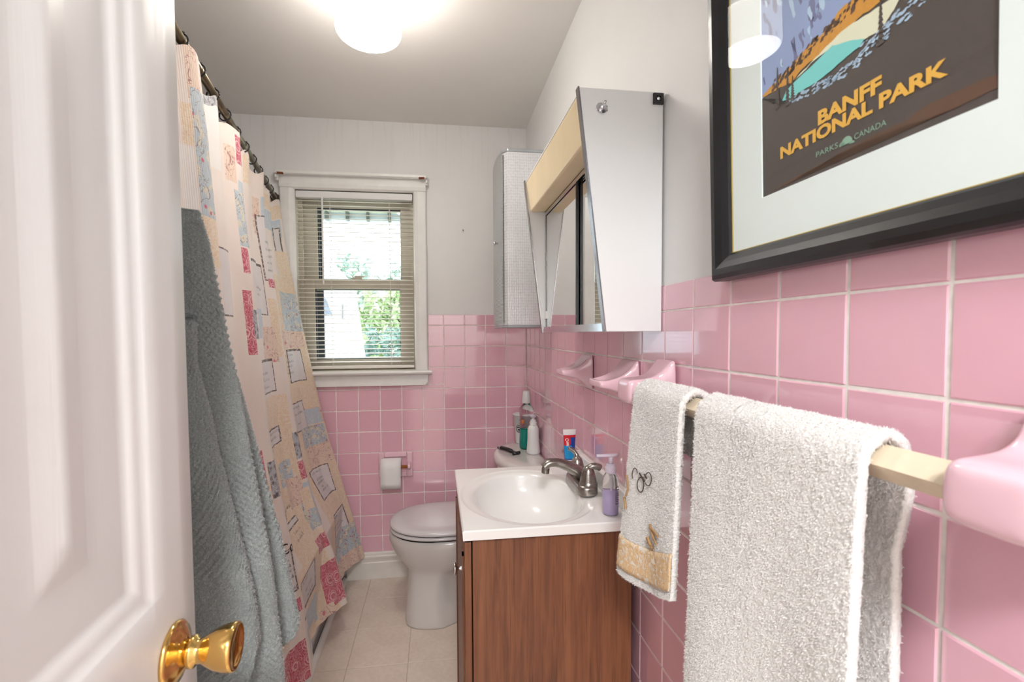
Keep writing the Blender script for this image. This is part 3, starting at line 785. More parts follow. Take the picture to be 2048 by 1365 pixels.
# rings
for k in range(12):
    s = .03+.123*k; y = -.035-s
    x = rod_x(y)
    ring_ = tag(add('curtain_ring', *join(tube([(x+.0165*math.cos(a), y+.005*math.sin(a), ROD_Z-.004+.0185*math.sin(a)) for a in [2*PI*q/20 for q in range(20)]] + [(x+.0165, y, ROD_Z-.004)], .0022, 6),
        tube([(x-.004, y+.003, ROD_Z+.0155), (x+.008, y+.004, ROD_Z+.0145)], .0036, 6)), 'black_plastic', smooth=True),
        'black ring on the shower rod, %s from the window' % ['the very first', 'second', 'third', 'fourth', 'fifth', 'sixth', 'seventh', 'eighth', 'ninth', 'tenth', 'eleventh', 'twelfth and farthest'][k], 'curtain ring', 'rings of the shower curtain')

# ------------------------------------------------------------------ grey towel on a hook beside the door
def terry(name, parent, PV, nu, nv, thick, mat, pile_mat, n_f, flen, seed, closed=True, disp=.0012, waffle=None):
    """PV: (nv+1, nu+1, 3) centre surface -> thick cloth with displaced faces plus short pile loops"""
    g_ = np.random.default_rng(seed)
    du = np.gradient(PV, axis=1); dv = np.gradient(PV, axis=0)
    N = np.cross(du, dv); N /= np.linalg.norm(N, axis=2, keepdims=True)+1e-12
    h = g_.normal(size=PV.shape[:2])*disp
    if waffle is not None: h = h + waffle
    A = PV + N*(thick/2+h)[..., None]; B = PV - N*(thick/2+g_.normal(size=PV.shape[:2])*disp+(0 if waffle is None else waffle))[..., None]
    V = np.concatenate([A.reshape(-1, 3), B.reshape(-1, 3)]); nn = (nu+1)*(nv+1); Fc = []
    ids = np.arange(nn).reshape(nv+1, nu+1)
    q = np.stack([ids[:-1, :-1], ids[:-1, 1:], ids[1:, 1:], ids[1:, :-1]], -1).reshape(-1, 4)
    Fc = np.concatenate([q, q[:, ::-1]+nn]).tolist()
    rim = list(ids[0, :]) + list(ids[1:, -1]) + list(ids[-1, -2::-1]) + list(ids[-2:0:-1, 0])
    for a, b in zip(rim, rim[1:]+rim[:1]): Fc.append((b, a, a+nn, b+nn))
    o = add(name, V, Fc, mat, parent, smooth=True)
    # pile on both faces
    iu = g_.uniform(0, nu-1e-6, n_f); iv = g_.uniform(0, nv-1e-6, n_f); a, b = iu.astype(int), iv.astype(int)
    fu, fv = (iu-a)[:, None], (iv-b)[:, None]
    side = np.where(g_.uniform(size=n_f) < .62, 1, -1)
    S = np.where(side[:, None] > 0, 1, 0)
    def smp(X): return X[b, a]*(1-fu)*(1-fv)+X[b, a+1]*fu*(1-fv)+X[b+1, a]*(1-fu)*fv+X[b+1, a+1]*fu*fv
    p = np.where(S > 0, smp(A), smp(B)); n = smp(N)*side[:, None]
    d = n + g_.normal(size=(n_f, 3))*.55 + np.array([0, 0, -.35]); d /= np.linalg.norm(d, axis=1)[:, None]
    wv = np.cross(d, g_.normal(size=(n_f, 3))); wv /= np.linalg.norm(wv, axis=1)[:, None]
    L = flen*g_.uniform(.6, 1.3, n_f)[:, None]; wd = flen*.085
    m_ = p + d*L*.6; tp = p + d*L + np.array([0, 0, -.12])*L
    Vp = np.concatenate([p-wv*wd, p+wv*wd, m_+wv*wd*1.1, m_-wv*wd*1.1, tp]); k = np.arange(n_f)
    f4 = np.stack([k, k+n_f, k+2*n_f, k+3*n_f], 1).tolist(); f3 = np.stack([k+3*n_f, k+2*n_f, k+4*n_f], 1).tolist()
    pl = add('pile', Vp, f4+f3, pile_mat, parent); pl['kind'] = 'stuff'
    return o

# edges of the three hanging folds, read from the photo on the planes where the folds hang
E1 = [(366, 640), (372, 730), (408, 830), (440, 950), (472, 1080), (500, 1190), (506, 1232), (512, 1300), (518, 1400)]
E2 = [(384, 425), (402, 480), (428, 600), (455, 720), (486, 860), (513, 1000), (540, 1150), (556, 1290), (566, 1420)]
E3 = [(386, 412), (410, 470), (436, 600), (458, 700), (492, 830), (536, 1000), (566, 1120), (590, 1230), (600, 1290)]
def edge_fn(E, yp):
    q = np.array([pix(1, yp, *e) for e in E]); o_ = np.argsort(q[:, 2]); zz, xx = q[o_, 2], q[o_, 0]
    return lambda z: float(np.interp(z, zz, xx))
yh = -1.60
e1, e2, e3 = edge_fn(E1, yh-.075), edge_fn(E2, yh-.03), edge_fn(E3, yh+.03)
nu, nv = 300, 420
ZT_ = 1.495
PV = np.zeros((nv+1, nu+1, 3)); WF = np.zeros((nv+1, nu+1))
for j in range(nv+1):
    f = j/nv
    row = []
    for mode in (0,):
        zr = ZT_ - f*.93
        k = min(1, f*3.2+.10); sp = .25+.75*min(1, f*2.2)
        xw = -.952 + .012
        def tipx(e, lag): 
            x = e(zr)
            return max(x, -.93) if f > .02 else -.91
        t1 = tipx(e1, 0) if zr < pix(1, yh-.075, 366, 640)[2] else -.925
        ctrl = [(xw+.004, yh-.085*sp), (t1-.03, yh-.085*sp), (t1, yh-.072*sp), (t1-.028, yh-.052*sp), (-.925, yh-.05*sp),
                (tipx(e2, 0)-.03, yh-.042*sp), (tipx(e2, 0), yh-.03*sp), (tipx(e2, 0)-.03, yh-.016*sp), (-.92, yh-.004*sp),
                (tipx(e3, 0)-.03, yh+.018*sp), (tipx(e3, 0), yh+.03*sp), (tipx(e3, 0)-.03, yh+.045*sp), (xw, yh+.055*sp)]
        ctrl = [(max(a, xw), b) for a, b in ctrl]
        pth = np.array(smooth_path([(a, b, 0) for a, b in ctrl], 14))[:, :2]
        dl = np.r_[0, np.cumsum(np.linalg.norm(np.diff(pth, axis=0), axis=1))]
        uu = np.linspace(0, 1, nu+1)
        # equal steps in control index keep each fold's hem together
        ii = np.linspace(0, len(pth)-1, nu+1)
        X = np.interp(ii, np.arange(len(pth)), pth[:, 0]); Y = np.interp(ii, np.arange(len(pth)), pth[:, 1])
    # hem heights along the cloth: front fold shorter, middle long, back fold short
    hem = np.interp(np.linspace(0, 12, nu+1), [0, 1.2, 2, 3, 4, 6, 8, 9, 10, 11, 12], [.60, .70, .79, .72, .55, .50, .52, .70, .735, .735, .735])
    PV[j, :, 0] = np.maximum(X, xw-.004); PV[j, :, 1] = Y
    PV[j, :, 2] = ZT_ - f*.93
    WF[j] = 0
# shape hem: compress rows so each column ends at its own hem, sampling the section at that height
base = PV.copy(); zz = ZT_ - np.linspace(0, 1, nv+1)*.93
for i in range(nu+1):
    zcol = np.maximum(ZT_ - np.linspace(0, 1, nv+1)*(ZT_-hem[i]), hem[i])
    PV[:, i, 0] = np.interp(-zcol, -zz, base[:, i, 0]); PV[:, i, 1] = np.interp(-zcol, -zz, base[:, i, 1]); PV[:, i, 2] = zcol
    top = np.clip(1-(ZT_-zcol)/.05, 0, 1); PV[:, i, 2] -= 0.03*top*abs(i/nu-.5)*2
seg_ = np.sqrt(((np.diff(PV, axis=1))**2).sum(2)); arc = np.concatenate([np.zeros((nv+1, 1)), np.cumsum(seg_, 1)], 1)
band = (np.sin(2*PI*PV[..., 2]/.31+.6) > -.25)
WF = np.where(band, .0020*np.sin(2*PI*arc[int(nv*.6)][None, :]/.0125)*np.sin(2*PI*(ZT_-PV[..., 2])/.0125), 0)
gt = thing('bath_towel', 'grey terry bath towel hanging in folds from the wall hook behind the door knob', 'towel', (-.85, yh, .50))
terry('towel_cloth', gt, PV, nu, nv, .009, 'grey_terry', 'grey_pile', 110000, .0026, 5, waffle=WF, disp=.0008)
hk = thing('wall_hook', 'small metal hook holding the grey bath towel, hidden behind the door edge', 'hook', (XW, yh, 1.49))
add('hook_plate', *box((XW, yh-.012, 1.47), (XW+.004, yh+.012, 1.53)), 'chrome', hk)
add('hook_arm', *tube(smooth_path([(XW+.003, yh, 1.487), (XW+.02, yh, 1.476), (XW+.03, yh, 1.482), (XW+.032, yh, 1.50)], 5), .004, 8), 'chrome', hk)

# ------------------------------------------------------------------ door
DE = np.array([-.764, -1.864]); DH = np.array([.062, -.998]); DH /= np.linalg.norm(DH); DN = np.array([-DH[1], DH[0]])
dpt = lambda s, z, d: (DE[0]+DH[0]*s+DN[0]*d, DE[1]+DH[1]*s+DN[1]*d, z)
DE = DE + DH*.002
DWID, DHT = .705, 2.03
def panel_depth(s, z):
    best = None
    for s0, s1 in ((.084, .303), (.402, .621)):
        for z0, z1 in ((.20, .76), (.996, 1.68), (1.72, 1.90)):
            dd = min(s-s0, s1-s, z-z0, z1-z)
            if dd > 0: best = dd
    if best is None: return 0.0
    w_ = .028
    if best < w_: 
        u = best/w_; return -.010*(3*u*u-2*u**3) - .002*math.sin(2*PI*u)
    if best < .081: return -.010
    if best < .114: u = (best-.081)/.033; return -.010+.007*u
    return -.003
def steps(a, b, edges):
    g_ = [a, b] + list(np.arange(a, b, .03))
    for e, sg in edges: g_ += [e+sg*q for q in list(np.linspace(0, .028, 9)) + [.0805, .082, .09, .1, .113, .115]]
    g_ = sorted(q for q in g_ if a <= q <= b); out = [g_[0]]
    for q in g_[1:]:
        if q-out[-1] > .0012: out.append(q)
    return np.array(out)
ss = steps(0, DWID, [(.084, 1), (.303, -1), (.402, 1), (.621, -1)])
zs = steps(.008, DHT, [(.20, 1), (.76, -1), (.996, 1), (1.68, -1), (1.72, 1), (1.90, -1)])
Vd = [dpt(s, z, panel_depth(s, z)) for z in zs for s in ss]; n1 = len(ss)
Fd = [(j*n1+i, j*n1+i+1, (j+1)*n1+i+1, (j+1)*n1+i) for j in range(len(zs)-1) for i in range(n1-1)]
nb = len(Vd); TH = -.035
Vd += [dpt(0, zs[0], TH), dpt(DWID, zs[0], TH), dpt(DWID, zs[-1], TH), dpt(0, zs[-1], TH)]
e0 = [j*n1 for j in range(len(zs))]; eR = [j*n1+n1-1 for j in range(len(zs))]; bt = list(range(n1)); tp = [(len(zs)-1)*n1+i for i in range(n1)]
Fd += [(nb, nb+3, nb+2, nb+1), tuple(e0+[nb+3, nb]), tuple(eR[::-1]+[nb+1, nb+2]), tuple(bt[::-1]+[nb, nb+1]), tuple(tp+[nb+2, nb+3])]
tdm = NT('door_paint'); vv = tdm.coord(scale=(1, 1, .05)); nn_ = tdm.noise(vv, 110, 4, .6, 1.0)
tdm.base(tdm.ramp(tdm.noise(tdm.coord(), 3), [(.3, lin((226, 225, 222))), (.7, lin((232, 231, 228)))])); tdm.set(Roughness=.38); tdm.bump(nn_, .18, .0015)
door = thing('door_1', 'white moulded panel door standing open at the left', 'door', (*(DE+DH*.35), 0)); door['kind'] = 'structure'
add('leaf', Vd, Fd, 'door_paint', door, smooth=True)
ko = dpt(.0535, .922, 0); kn = (DN[0], DN[1], 0)
kb = add('knob', *lathe([(.013, .008), (.013, .016), (.0165, .018), (.0165, .022), (.0125, .024), (.013, .030), (.017, .036), (.0215, .044), (.0245, .054), (.0252, .060), (.0245, .0635), (.0225, .064), (.0205, .0615), (.006, .060), (.005, .060)], ko, kn, 40), 'brass', door, smooth=True)
add('rose', *lathe([(.033, .0005), (.0335, .003), (.031, .0055), (.027, .006), (.022, .010), (.0165, .0125), (.013, .014)], ko, kn, 40), 'brass', door, smooth=True)
bev(add('latch_plate', *box((-.011, 0, -.0285), (.011, .0, .0285)), 'brass', door), .001)
lp = bpy.data.objects['latch_plate']; lp.data.clear_geometry()
q = [dpt(-.0006, .925-.028, -.007), dpt(-.0006, .925-.028, -.028), dpt(-.0006, .925+.028, -.028), dpt(-.0006, .925+.028, -.007)]
q2 = [dpt(.003, .925-.028, -.007), dpt(.003, .925-.028, -.028), dpt(.003, .925+.028, -.028), dpt(.003, .925+.028, -.007)]
og = np.array(ORG[door.name]); lp.data.from_pydata([tuple(np.array(p)-og) for p in q+q2], [], [(0, 1, 2, 3), (7, 6, 5, 4), (0, 4, 5, 1), (1, 5, 6, 2), (2, 6, 7, 3), (3, 7, 4, 0)]); lp.data.update()

# ------------------------------------------------------------------ toilet
t = thing('toilet', 'white toilet with closed lid between the vanity and the back wall', 'toilet', (-.35, -.325, 0))
TY = -.325
def egg(xf, xb, hw, z, n=64, ex=2.3, pinch=0.0):
    cx_, pts = (xf+xb)/2, []
    for k in range(n):
        a = 2*PI*k/n; c, s = math.cos(a), math.sin(a)
        x = cx_ + (xf-xb)/2*-1*abs(c)**(2/ex)*(1 if c > 0 else -1)*-1
        y = hw*abs(s)**(2/ex)*(1 if s > 0 else -1)
        u = min(1, max(0, (x-(-.465))/.04)); y *= 1-pinch*u*u*(3-2*u)
        pts.append((x, TY+y, z))
    return pts
secs = [egg(-.627, -.10, .160, 0, ex=4.6, pinch=.36), egg(-.629, -.10, .162, .010, ex=4.6, pinch=.36), egg(-.625, -.10, .157, .05, ex=4.5, pinch=.38), egg(-.618, -.10, .149, .12, ex=4.3, pinch=.38),
        egg(-.613, -.10, .144, .19, ex=4.0, pinch=.34), egg(-.613, -.10, .143, .220, ex=3.6, pinch=.22), egg(-.622, -.10, .146, .236, ex=3.0, pinch=.1), egg(-.645, -.10, .156, .256, ex=2.6), egg(-.668, -.10, .168, .284, ex=2.4), egg(-.687, -.10, .179, .320, ex=2.3),
        egg(-.697, -.10, .186, .355, ex=2.25), egg(-.696, -.10, .186, .378, ex=2.25), egg(-.689, -.10, .181, .387, ex=2.25), egg(-.67, -.12, .165, .3885, ex=2.25)]
add('bowl', *loft(secs), 'toilet', t, smooth=True)
add('seam', *loft([egg(-.682, -.22, .176, .386), egg(-.682, -.22, .176, .398)]), 'dark_gap', t)
add('seat', *loft([egg(-.686, -.22, .182, .3945), egg(-.693, -.215, .188, .398), egg(-.692, -.215, .187, .405), egg(-.684, -.22, .182, .409)]), 'toilet_seat', t, smooth=True)
add('seat_gap', *loft([egg(-.682, -.225, .178, .407), egg(-.682, -.225, .178, .416)]), 'dark_gap', t)
add('lid', *loft([egg(-.686, -.205, .183, .4130), egg(-.693, -.20, .189, .417), egg(-.694, -.20, .189, .423), egg(-.688, -.20, .186, .430), egg(-.668, -.21, .172, .4345), egg(-.60, -.25, .12, .436)]), 'toilet_seat', t, smooth=True)
for q_ in (-.07, .07): bev(add('hinge', *box((-.205, TY+q_-.015, .405), (-.175, TY+q_+.015, .428)), 'toilet_seat', t), .004)
def moon(d, hw, z, n=32, back=-.006):
    pts = [(back, TY-hw, z)]
    for k in range(n+1):
        a = -PI/2+PI*k/n; pts.append((back-d*abs(math.cos(a))**.92-.012, TY+hw*math.sin(a), z))
    pts.append((back, TY+hw, z)); return pts
add('tank', *loft([moon(.165, .205, .392), moon(.172, .215, .41), moon(.182, .238, .668)]), 'toilet', t, smooth=False)
for p_ in bpy.data.objects['tank'].data.polygons: p_.use_smooth = len(p_.vertices) == 4
add('tank_lid', *loft([moon(.190, .250, .668), moon(.198, .258, .674), moon(.200, .261, .692), moon(.196, .257, .703), moon(.184, .246, .709), moon(.13, .19, .710)]), 'toilet', t, smooth=True)
add('flush_lever', *join(lathe([(.011, 0), (.011, .012), (.006, .014)], (-.125, TY+.195, .63), (-1, .6, 0), 16)), 'chrome', t)

TZ = .7105
# cup
t = thing('paper_cup', 'white paper cup with a round black emblem on the toilet tank', 'cup', (-.062, -.115, TZ))
cx_, cy_ = -.050, -.118
add('cup_wall', *lathe([(.0285, TZ), (.029, TZ+.002), (.041, TZ+.142), (.0435, TZ+.143), (.0435, TZ+.148), (.0405, TZ+.148), (.039, TZ+.143), (.027, TZ+.006), (.002, TZ+.005)], (cx_, cy_, 0), seg=40), 'white_plastic', t, smooth=True)
def on_cup(a, h): 
    r = .029+.0125*(h/.142)+.0006; return (cx_+r*math.cos(a), cy_+r*math.sin(a), TZ+h)
def emblem(rad0, rad1, a0, h0, n=28):
    V, Fc = [], []
    for k in range(n):
        th = 2*PI*k/n
        for r in (rad0, rad1): V.append(on_cup(a0+r*math.cos(th)/.036, h0+r*math.sin(th)))
    for k in range(n): k2 = (k+1) % n; Fc.append((2*k, 2*k+1, 2*k2+1, 2*k2))
    return V, Fc
A0 = -2.1
em = join(emblem(.0005, .019, A0, .075)); add('emblem', *em, 'logo_black', t)
def lift(VF, d):
    V = [((x-cx_)*(1+d)+cx_, (y-cy_)*(1+d)+cy_, z) for x, y, z in VF[0]]; return V, VF[1]
add('emblem_ring', *lift(emblem(.0125, .0140, A0, .075), .012), 'white_ink', t)
fig = [emblem(.0004, .0030, A0, .079, 10), emblem(.0060, .0075, A0, .072, 14), emblem(.0002, .0018, A0-.18, .068, 8), emblem(.0002, .0018, A0+.18, .068, 8), emblem(.0002, .0016, A0, .066, 8)]
for k in range(16): fig.append(emblem(.0002, .0012, A0+.0165*math.cos(2*PI*k/16)/.036, .075+.0165*math.sin(2*PI*k/16), 6))
add('emblem_figure', *lift(join(*fig), .016), 'white_ink', t)

# mouthwash
mx_, my_ = -.047, -.245
t = thing('mouthwash_bottle', 'clear mouthwash bottle half full of green liquid with a white cap, on the toilet tank', 'bottle', (mx_, my_, TZ))
bp_ = [(.004, .0), (.030, .0), (.035, .006), (.036, .03), (.0345, .055), (.0335, .075)]
for k in range(4): bp_ += [(.0345, .085+.018*k), (.0325, .094+.018*k)]
bp_ += [(.0345, .165), (.0365, .178), (.035, .192), (.028, .204), (.018, .214), (.0145, .220), (.0145, .232), (.004, .232)]
add('bottle_body', *lathe([(r, TZ+h) for r, h in bp_], (mx_, my_, 0), seg=40), 'clear_plastic', t, smooth=True)
lq = [(.003, .003), (.029, .003), (.0338, .008), (.0346, .03), (.0332, .055), (.0322, .075), (.033, .085), (.0312, .094), (.0325, .098), (.003, .098)]
add('liquid', *lathe([(r, TZ+h) for r, h in lq], (mx_, my_, 0), seg=40), 'green_wash', t, smooth=True)
add('cap', *lathe([(.003, TZ+.232), (.0215, TZ+.222), (.0225, TZ+.224), (.0175, TZ+.277), (.0165, TZ+.280), (.003, TZ+.280)], (mx_, my_, 0), seg=40), 'white_plastic', t, smooth=True)
def arc_patch(ox, oy, rad, a0, a1, z0, z1, n=8):
    V = []; 
    for k in range(n+1):
        a = a0+(a1-a0)*k/n; V += [(ox+rad*math.cos(a), oy+rad*math.sin(a), z0), (ox+rad*math.cos(a), oy+rad*math.sin(a), z1)]
    return V, [(2*k, 2*k+2, 2*k+3, 2*k+1) for k in range(n)]
add('label_patch', *arc_patch(mx_, my_, .0358, -2.55, -2.15, TZ+.125, TZ+.145), 'orange_label', t)

# lotion bottle
lx_, ly_ = -.036, -.348
t = thing('lotion_bottle', 'white lotion pump bottle at the front of the toilet tank', 'bottle', (lx_, ly_, TZ))
add('bottle_body', *lathe([(.003, TZ), (.028, TZ), (.0315, TZ+.004), (.0315, TZ+.012), (.0285, TZ+.04), (.0265, TZ+.075), (.0265, TZ+.105), (.0255, TZ+.118), (.020, TZ+.129), (.0165, TZ+.133), (.003, TZ+.133)], (lx_, ly_, 0), seg=40), 'white_plastic', t, smooth=True)
add('collar', *lathe([(.003, TZ+.1335), (.0165, TZ+.1335), (.0165, TZ+.148), (.013, TZ+.150), (.013, TZ+.158), (.006, TZ+.160), (.006, TZ+.172), (.003, TZ+.172)], (lx_, ly_, 0), seg=32), 'white_plastic', t, smooth=False)
add('pump_head', *join(lathe([(.003, TZ+.170), (.012, TZ+.170), (.0135, TZ+.174), (.0125, TZ+.181), (.003, TZ+.182)], (lx_, ly_, 0), seg=24), tube([(lx_, ly_, TZ+.177), (lx_-.012, ly_+.016, TZ+.176), (lx_-.02, ly_+.028, TZ+.172)], [.006, .005, .004], 8)), 'pump_plastic', t, smooth=True)
for sd in (((.04, -3.3), (.058, -3.25), (.080, -3.28)), ((.05, -.12), (.07, -.16), (.088, -.14))):
    add('printed_label', *join(*[arc_patch(lx_, ly_, .0318-.0045*min(1, max(0, (h-.012)/.05)), a, a+.10, TZ+h, TZ+h+.012, 3) for h, a in sd]), 'orange_label', t)['kind'] = 'stuff'

# razor
t = thing('razor', 'black disposable razor lying on the toilet tank lid', 'razor', (-.13, -.30, TZ))
rz0 = TZ+.010
add('handle', *tube(smooth_path([(-.186, -.255, rz0), (-.176, -.272, rz0+.003), (-.155, -.305, rz0+.004), (-.135, -.330, rz0), (-.122, -.352, rz0-.003)], 6), [(.0085, .0075)]*6+[(.0115, .0095)]*13+[(.007, .007)]*6, 10), 'black_plastic', t, smooth=True)
add('grip_band', *tube([(-.1795, -.2665, rz0+.002), (-.1762, -.272, rz0+.0025)], .0108, 12), 'chrome', t)
hd = add('head', *join(tube([(-.135, -.366, TZ+.006), (-.100, -.350, TZ+.008)], (.0075), 8), tube([(-.124, -.350, TZ+.008), (-.118, -.358, TZ+.008)], .007, 8)), 'black_plastic', t, smooth=True)
add('blade', *box((-.132, -.3665, TZ+.0005), (-.104, -.358, TZ+.0015)), 'chrome', hd)

# ------------------------------------------------------------------ vanity
VX, VY0, VY1, VZ = -.398, -1.420, -.962, .806
t = thing('vanity_cabinet', 'brown wood-grain vanity cabinet under the white sink top', 'cabinet', (-.2, -1.19, 0))
add('side_panel', *box((VX, VY0, 0.0), (-.021, VY0+.015, VZ)), 'walnut', t)
add('side_panel', *box((VX, VY1-.015, 0.0), (-.021, VY1, VZ)), 'walnut', t)
add('back_panel', *box((-.035, VY0+.015, .02), (-.022, VY1-.015, VZ)), 'walnut', t)
add('face_frame', *join(box((VX, VY0+.015, .08), (VX+.018, VY0+.05, VZ)), box((VX, VY1-.05, .08), (VX+.018, VY1-.015, VZ)), box((VX, VY0+.05, VZ-.04), (VX+.018, VY1-.05, VZ)), box((VX, VY0+.05, .08), (VX+.018, VY1-.05, .13))), 'walnut', t)
add('toe_kick', *box((VX+.04, VY0+.015, 0), (VX+.055, VY1-.015, .08)), 'walnut', t)
add('bottom_panel', *box((VX, VY0+.015, .08), (-.035, VY1-.015, .095)), 'walnut', t)
ym = (VY0+VY1)/2
for a, b, ky in ((VY0+.003, VY1-.003, VY0+.045),):
    d_ = add('door', *join(box((VX-.0185, a, .088), (VX-.0025, b, VZ-.010))), 'walnut', t); bev(d_, .0015)
    add('raised_moulding', *join(box((VX-.0225, a+.035, .13), (VX-.0185, a+.043, VZ-.05)), box((VX-.0225, b-.043, .13), (VX-.0185, b-.035, VZ-.05)), box((VX-.0225, a+.035, VZ-.058), (VX-.0185, b-.035, VZ-.05)), box((VX-.0225, a+.035, .13), (VX-.0185, b-.035, .138))), 'walnut', d_)
    add('knob', *lathe([(.0065, 0), (.0045, .003), (.004, .012), (.006, .016), (.013, .018), (.0145, .021), (.012, .024), (.002, .0255)], (VX-.0185, ky, .716), (-1, 0, 0), 24), 'chrome', d_, smooth=True)

# sink top: slab with an oval basin
SX0, SX1, SY0, SY1, SZ = -.421, -.002, -1.432, -.950, .828
t = thing('sink_top', 'white cultured marble sink top with an oval basin and back lip', 'sink', (-.21, -1.19, .806))
BXc, BYc, BA, BB = -.232, -1.205, .150, .195
N = 64
def oval(a, b, z, dx=0): return [(BXc+dx+a*math.cos(2*PI*k/N), BYc+b*math.sin(2*PI*k/N), z) for k in range(N)]
def rect_ring(z, inset=0.0):
    out = []
    for k in range(N):
        c, s = math.cos(2*PI*k/N), math.sin(2*PI*k/N)
        x0, x1, y0, y1 = SX0+inset, SX1-inset, SY0+inset, SY1-inset
        tx = ((x1 if c > 0 else x0)-BXc)/c if abs(c) > 1e-6 else 1e9
        ty = ((y1 if s > 0 else y0)-BYc)/s if abs(s) > 1e-6 else 1e9
        tt = min(tx, ty); out.append((BXc+c*tt, BYc+s*tt, z))
    for cxx, cyy in ((SX0+inset, SY0+inset), (SX0+inset, SY1-inset), (SX1-inset, SY0+inset), (SX1-inset, SY1-inset)):
        k = min(range(N), key=lambda i: (out[i][0]-cxx)**2+(out[i][1]-cyy)**2); out[k] = (cxx, cyy, z)
    return out
rings = [rect_ring(SZ-.0225, .001), rect_ring(SZ-.003), rect_ring(SZ, .003), oval(BA+.034, BB+.026, SZ), oval(BA+.029, BB+.022, SZ-.0022), oval(BA+.022, BB+.016, SZ-.0032), oval(BA+.012, BB+.008, SZ-.0038), oval(BA+.004, BB+.002, SZ-.0052), oval(BA-.002, BB-.003, SZ-.008), oval(BA-.006, BB-.006, SZ-.012)]
for f in (.15, .3, .45, .6, .75, .88, .96):
    rings.append(oval((BA-.006)*math.cos(f*PI/2)**.75, (BB-.006)*math.cos(f*PI/2)**.75, SZ-.012-.115*math.sin(f*PI/2)**1.1, dx=.02*f))
V, Fc = loft(rings, cap=False); nR = len(rings)
Fc.append(tuple(range((nR-1)*N, nR*N)))
o = add('slab', V, Fc, 'marble_top', t, smooth=True)
for p_ in o.data.polygons:
    if max(p_.vertices) < 4*N: p_.use_smooth = False
bev(add('back_lip', *box((-.022, SY0, SZ-.001), (-.002, SY1, SZ+.049)), 'marble_top', t), .004, 3)
add('drain', *lathe([(.002, 0), (.021, 0), (.021, .003), (.014, .004), (.012, .008), (.002, .009)], (BXc+.02, BYc, SZ-.126), seg=24), 'nickel', t, smooth=True)

# faucet
FX, FY = -.070, -1.184
t = thing('faucet', 'brushed nickel two-handle faucet on the sink top', 'faucet', (FX, FY, SZ))
def oblong(w_, h_, z, dy=0): return [(FX+a, FY+b+dy, z) for a, b in rrect(w_, h_, w_*.98, 9)]
add('base', *loft([oblong(.029, .080, SZ+.0005), oblong(.030, .081, SZ+.004), oblong(.0285, .0795, SZ+.018), oblong(.026, .077, SZ+.025), oblong(.019, .066, SZ+.027)]), 'nickel', t, smooth=True)
sp_ = smooth_path([(FX+.016, FY, SZ+.012), (FX+.004, FY, SZ+.034), (FX-.024, FY, SZ+.056), (FX-.060, FY, SZ+.072), (FX-.092, FY, SZ+.075), (FX-.110, FY, SZ+.063)], 6)
nsp = len(sp_)-1
rr_ = [(.030-.0145*min(1, k/20), .021-.009*min(1, k/22)) for k in range(len(sp_))]
add('spout', *tube(sp_, rr_, 22), 'nickel', t, smooth=True)
add('aerator', *lathe([(.0105, 0), (.0112, -.004), (.0112, -.016), (.0098, -.017), (.002, -.017)], (FX-.103, FY, SZ+.063), (.12, 0, 1), 20), 'nickel', t, smooth=False)
for dy in (-.051, .051):
    hy = FY+dy
    h_ = add('handle', *lathe([(.0255, SZ+.018), (.0255, SZ+.030), (.0232, SZ+.033), (.0225, SZ+.036), (.021, SZ+.046), (.0165, SZ+.062), (.0125, SZ+.072), (.006, SZ+.077), (.001, SZ+.078)], (FX+.004, hy, 0), seg=28), 'nickel', t, smooth=True)
    if dy < 0: pth = [(FX+.004, hy, SZ+.070), (FX+.015, hy-.003, SZ+.076), (FX+.028, hy-.004, SZ+.075), (FX+.036, hy-.004, SZ+.071)]; rl = [(.010, .009)]*8+[(.0105, .0095)]*8
    else: pth = [(FX+.004, hy, SZ+.064), (FX+.002, hy+.003, SZ+.080), (FX-.006, hy+.007, SZ+.092), (FX-.020, hy+.010, SZ+.099)]; rl = [(.0095, .008)]*6+[(.0085, .0065)]*10
    add('lever', *tube(smooth_path(pth, 5), rl, 12), 'nickel', h_, smooth=True)

# soap bottle
bx_, by_ = -.060, -1.385
t = thing('soap_bottle', 'clear pump bottle of purple hand soap beside the faucet', 'soap bottle', (bx_, by_, SZ))
BH = 1.19
def ov(r, h): return (r, SZ+h*BH)
add('bottle_body', *lathe([ov(.002, .0005), ov(.0165, .0005), ov(.0188, .003), ov(.0195, .02), ov(.0192, .055), ov(.0185, .070), ov(.016, .080), ov(.0115, .086), ov(.010, .087), ov(.002, .087)], (bx_, by_, 0), seg=36), 'clear_plastic', t, smooth=True)
add('liquid', *lathe([ov(.002, .0025), ov(.0152, .0025), ov(.0175, .005), ov(.0182, .02), ov(.018, .050), ov(.002, .050)], (bx_, by_, 0), seg=36), 'purple_gel', t, smooth=True)
add('collar', *lathe([ov(.002, .0865), ov(.012, .0865), ov(.0125, .089), ov(.0125, .0975), ov(.011, .099), ov(.0105, .103), ov(.007, .1045), ov(.002, .1045)], (bx_, by_, 0), seg=28), 'pump_plastic', t, smooth=False)
add('pump_head', *join(lathe([ov(.0055, .104), ov(.0045, .112), ov(.006, .120), ov(.002, .121)], (bx_, by_, 0), seg=20),
    loft([[(bx_+x, by_+y*w_, SZ+.1215*BH+z*.0035) for y, z in [(math.cos(a), math.sin(a)) for a in [2*PI*k/10 for k in range(10)]]] for x, w_ in ((.018, .003), (.010, .008), (0, .0095), (-.012, .008), (-.028, .005), (-.035, .004))])), 'pump_plastic', t, smooth=True)
add('dip_tube', *tube([(bx_, by_, SZ+.10), (bx_+.004, by_, SZ+.01)], .002, 8), 'pump_plastic', t)
lb = [arc_patch(bx_, by_, .0196, -1.25, -.45, SZ+.070, SZ+.0715, 10), arc_patch(bx_, by_, .0199, -1.25, -.45, SZ+.030, SZ+.0315, 10), arc_patch(bx_, by_, .0199, -1.28, -1.22, SZ+.030, SZ+.0715, 2)]
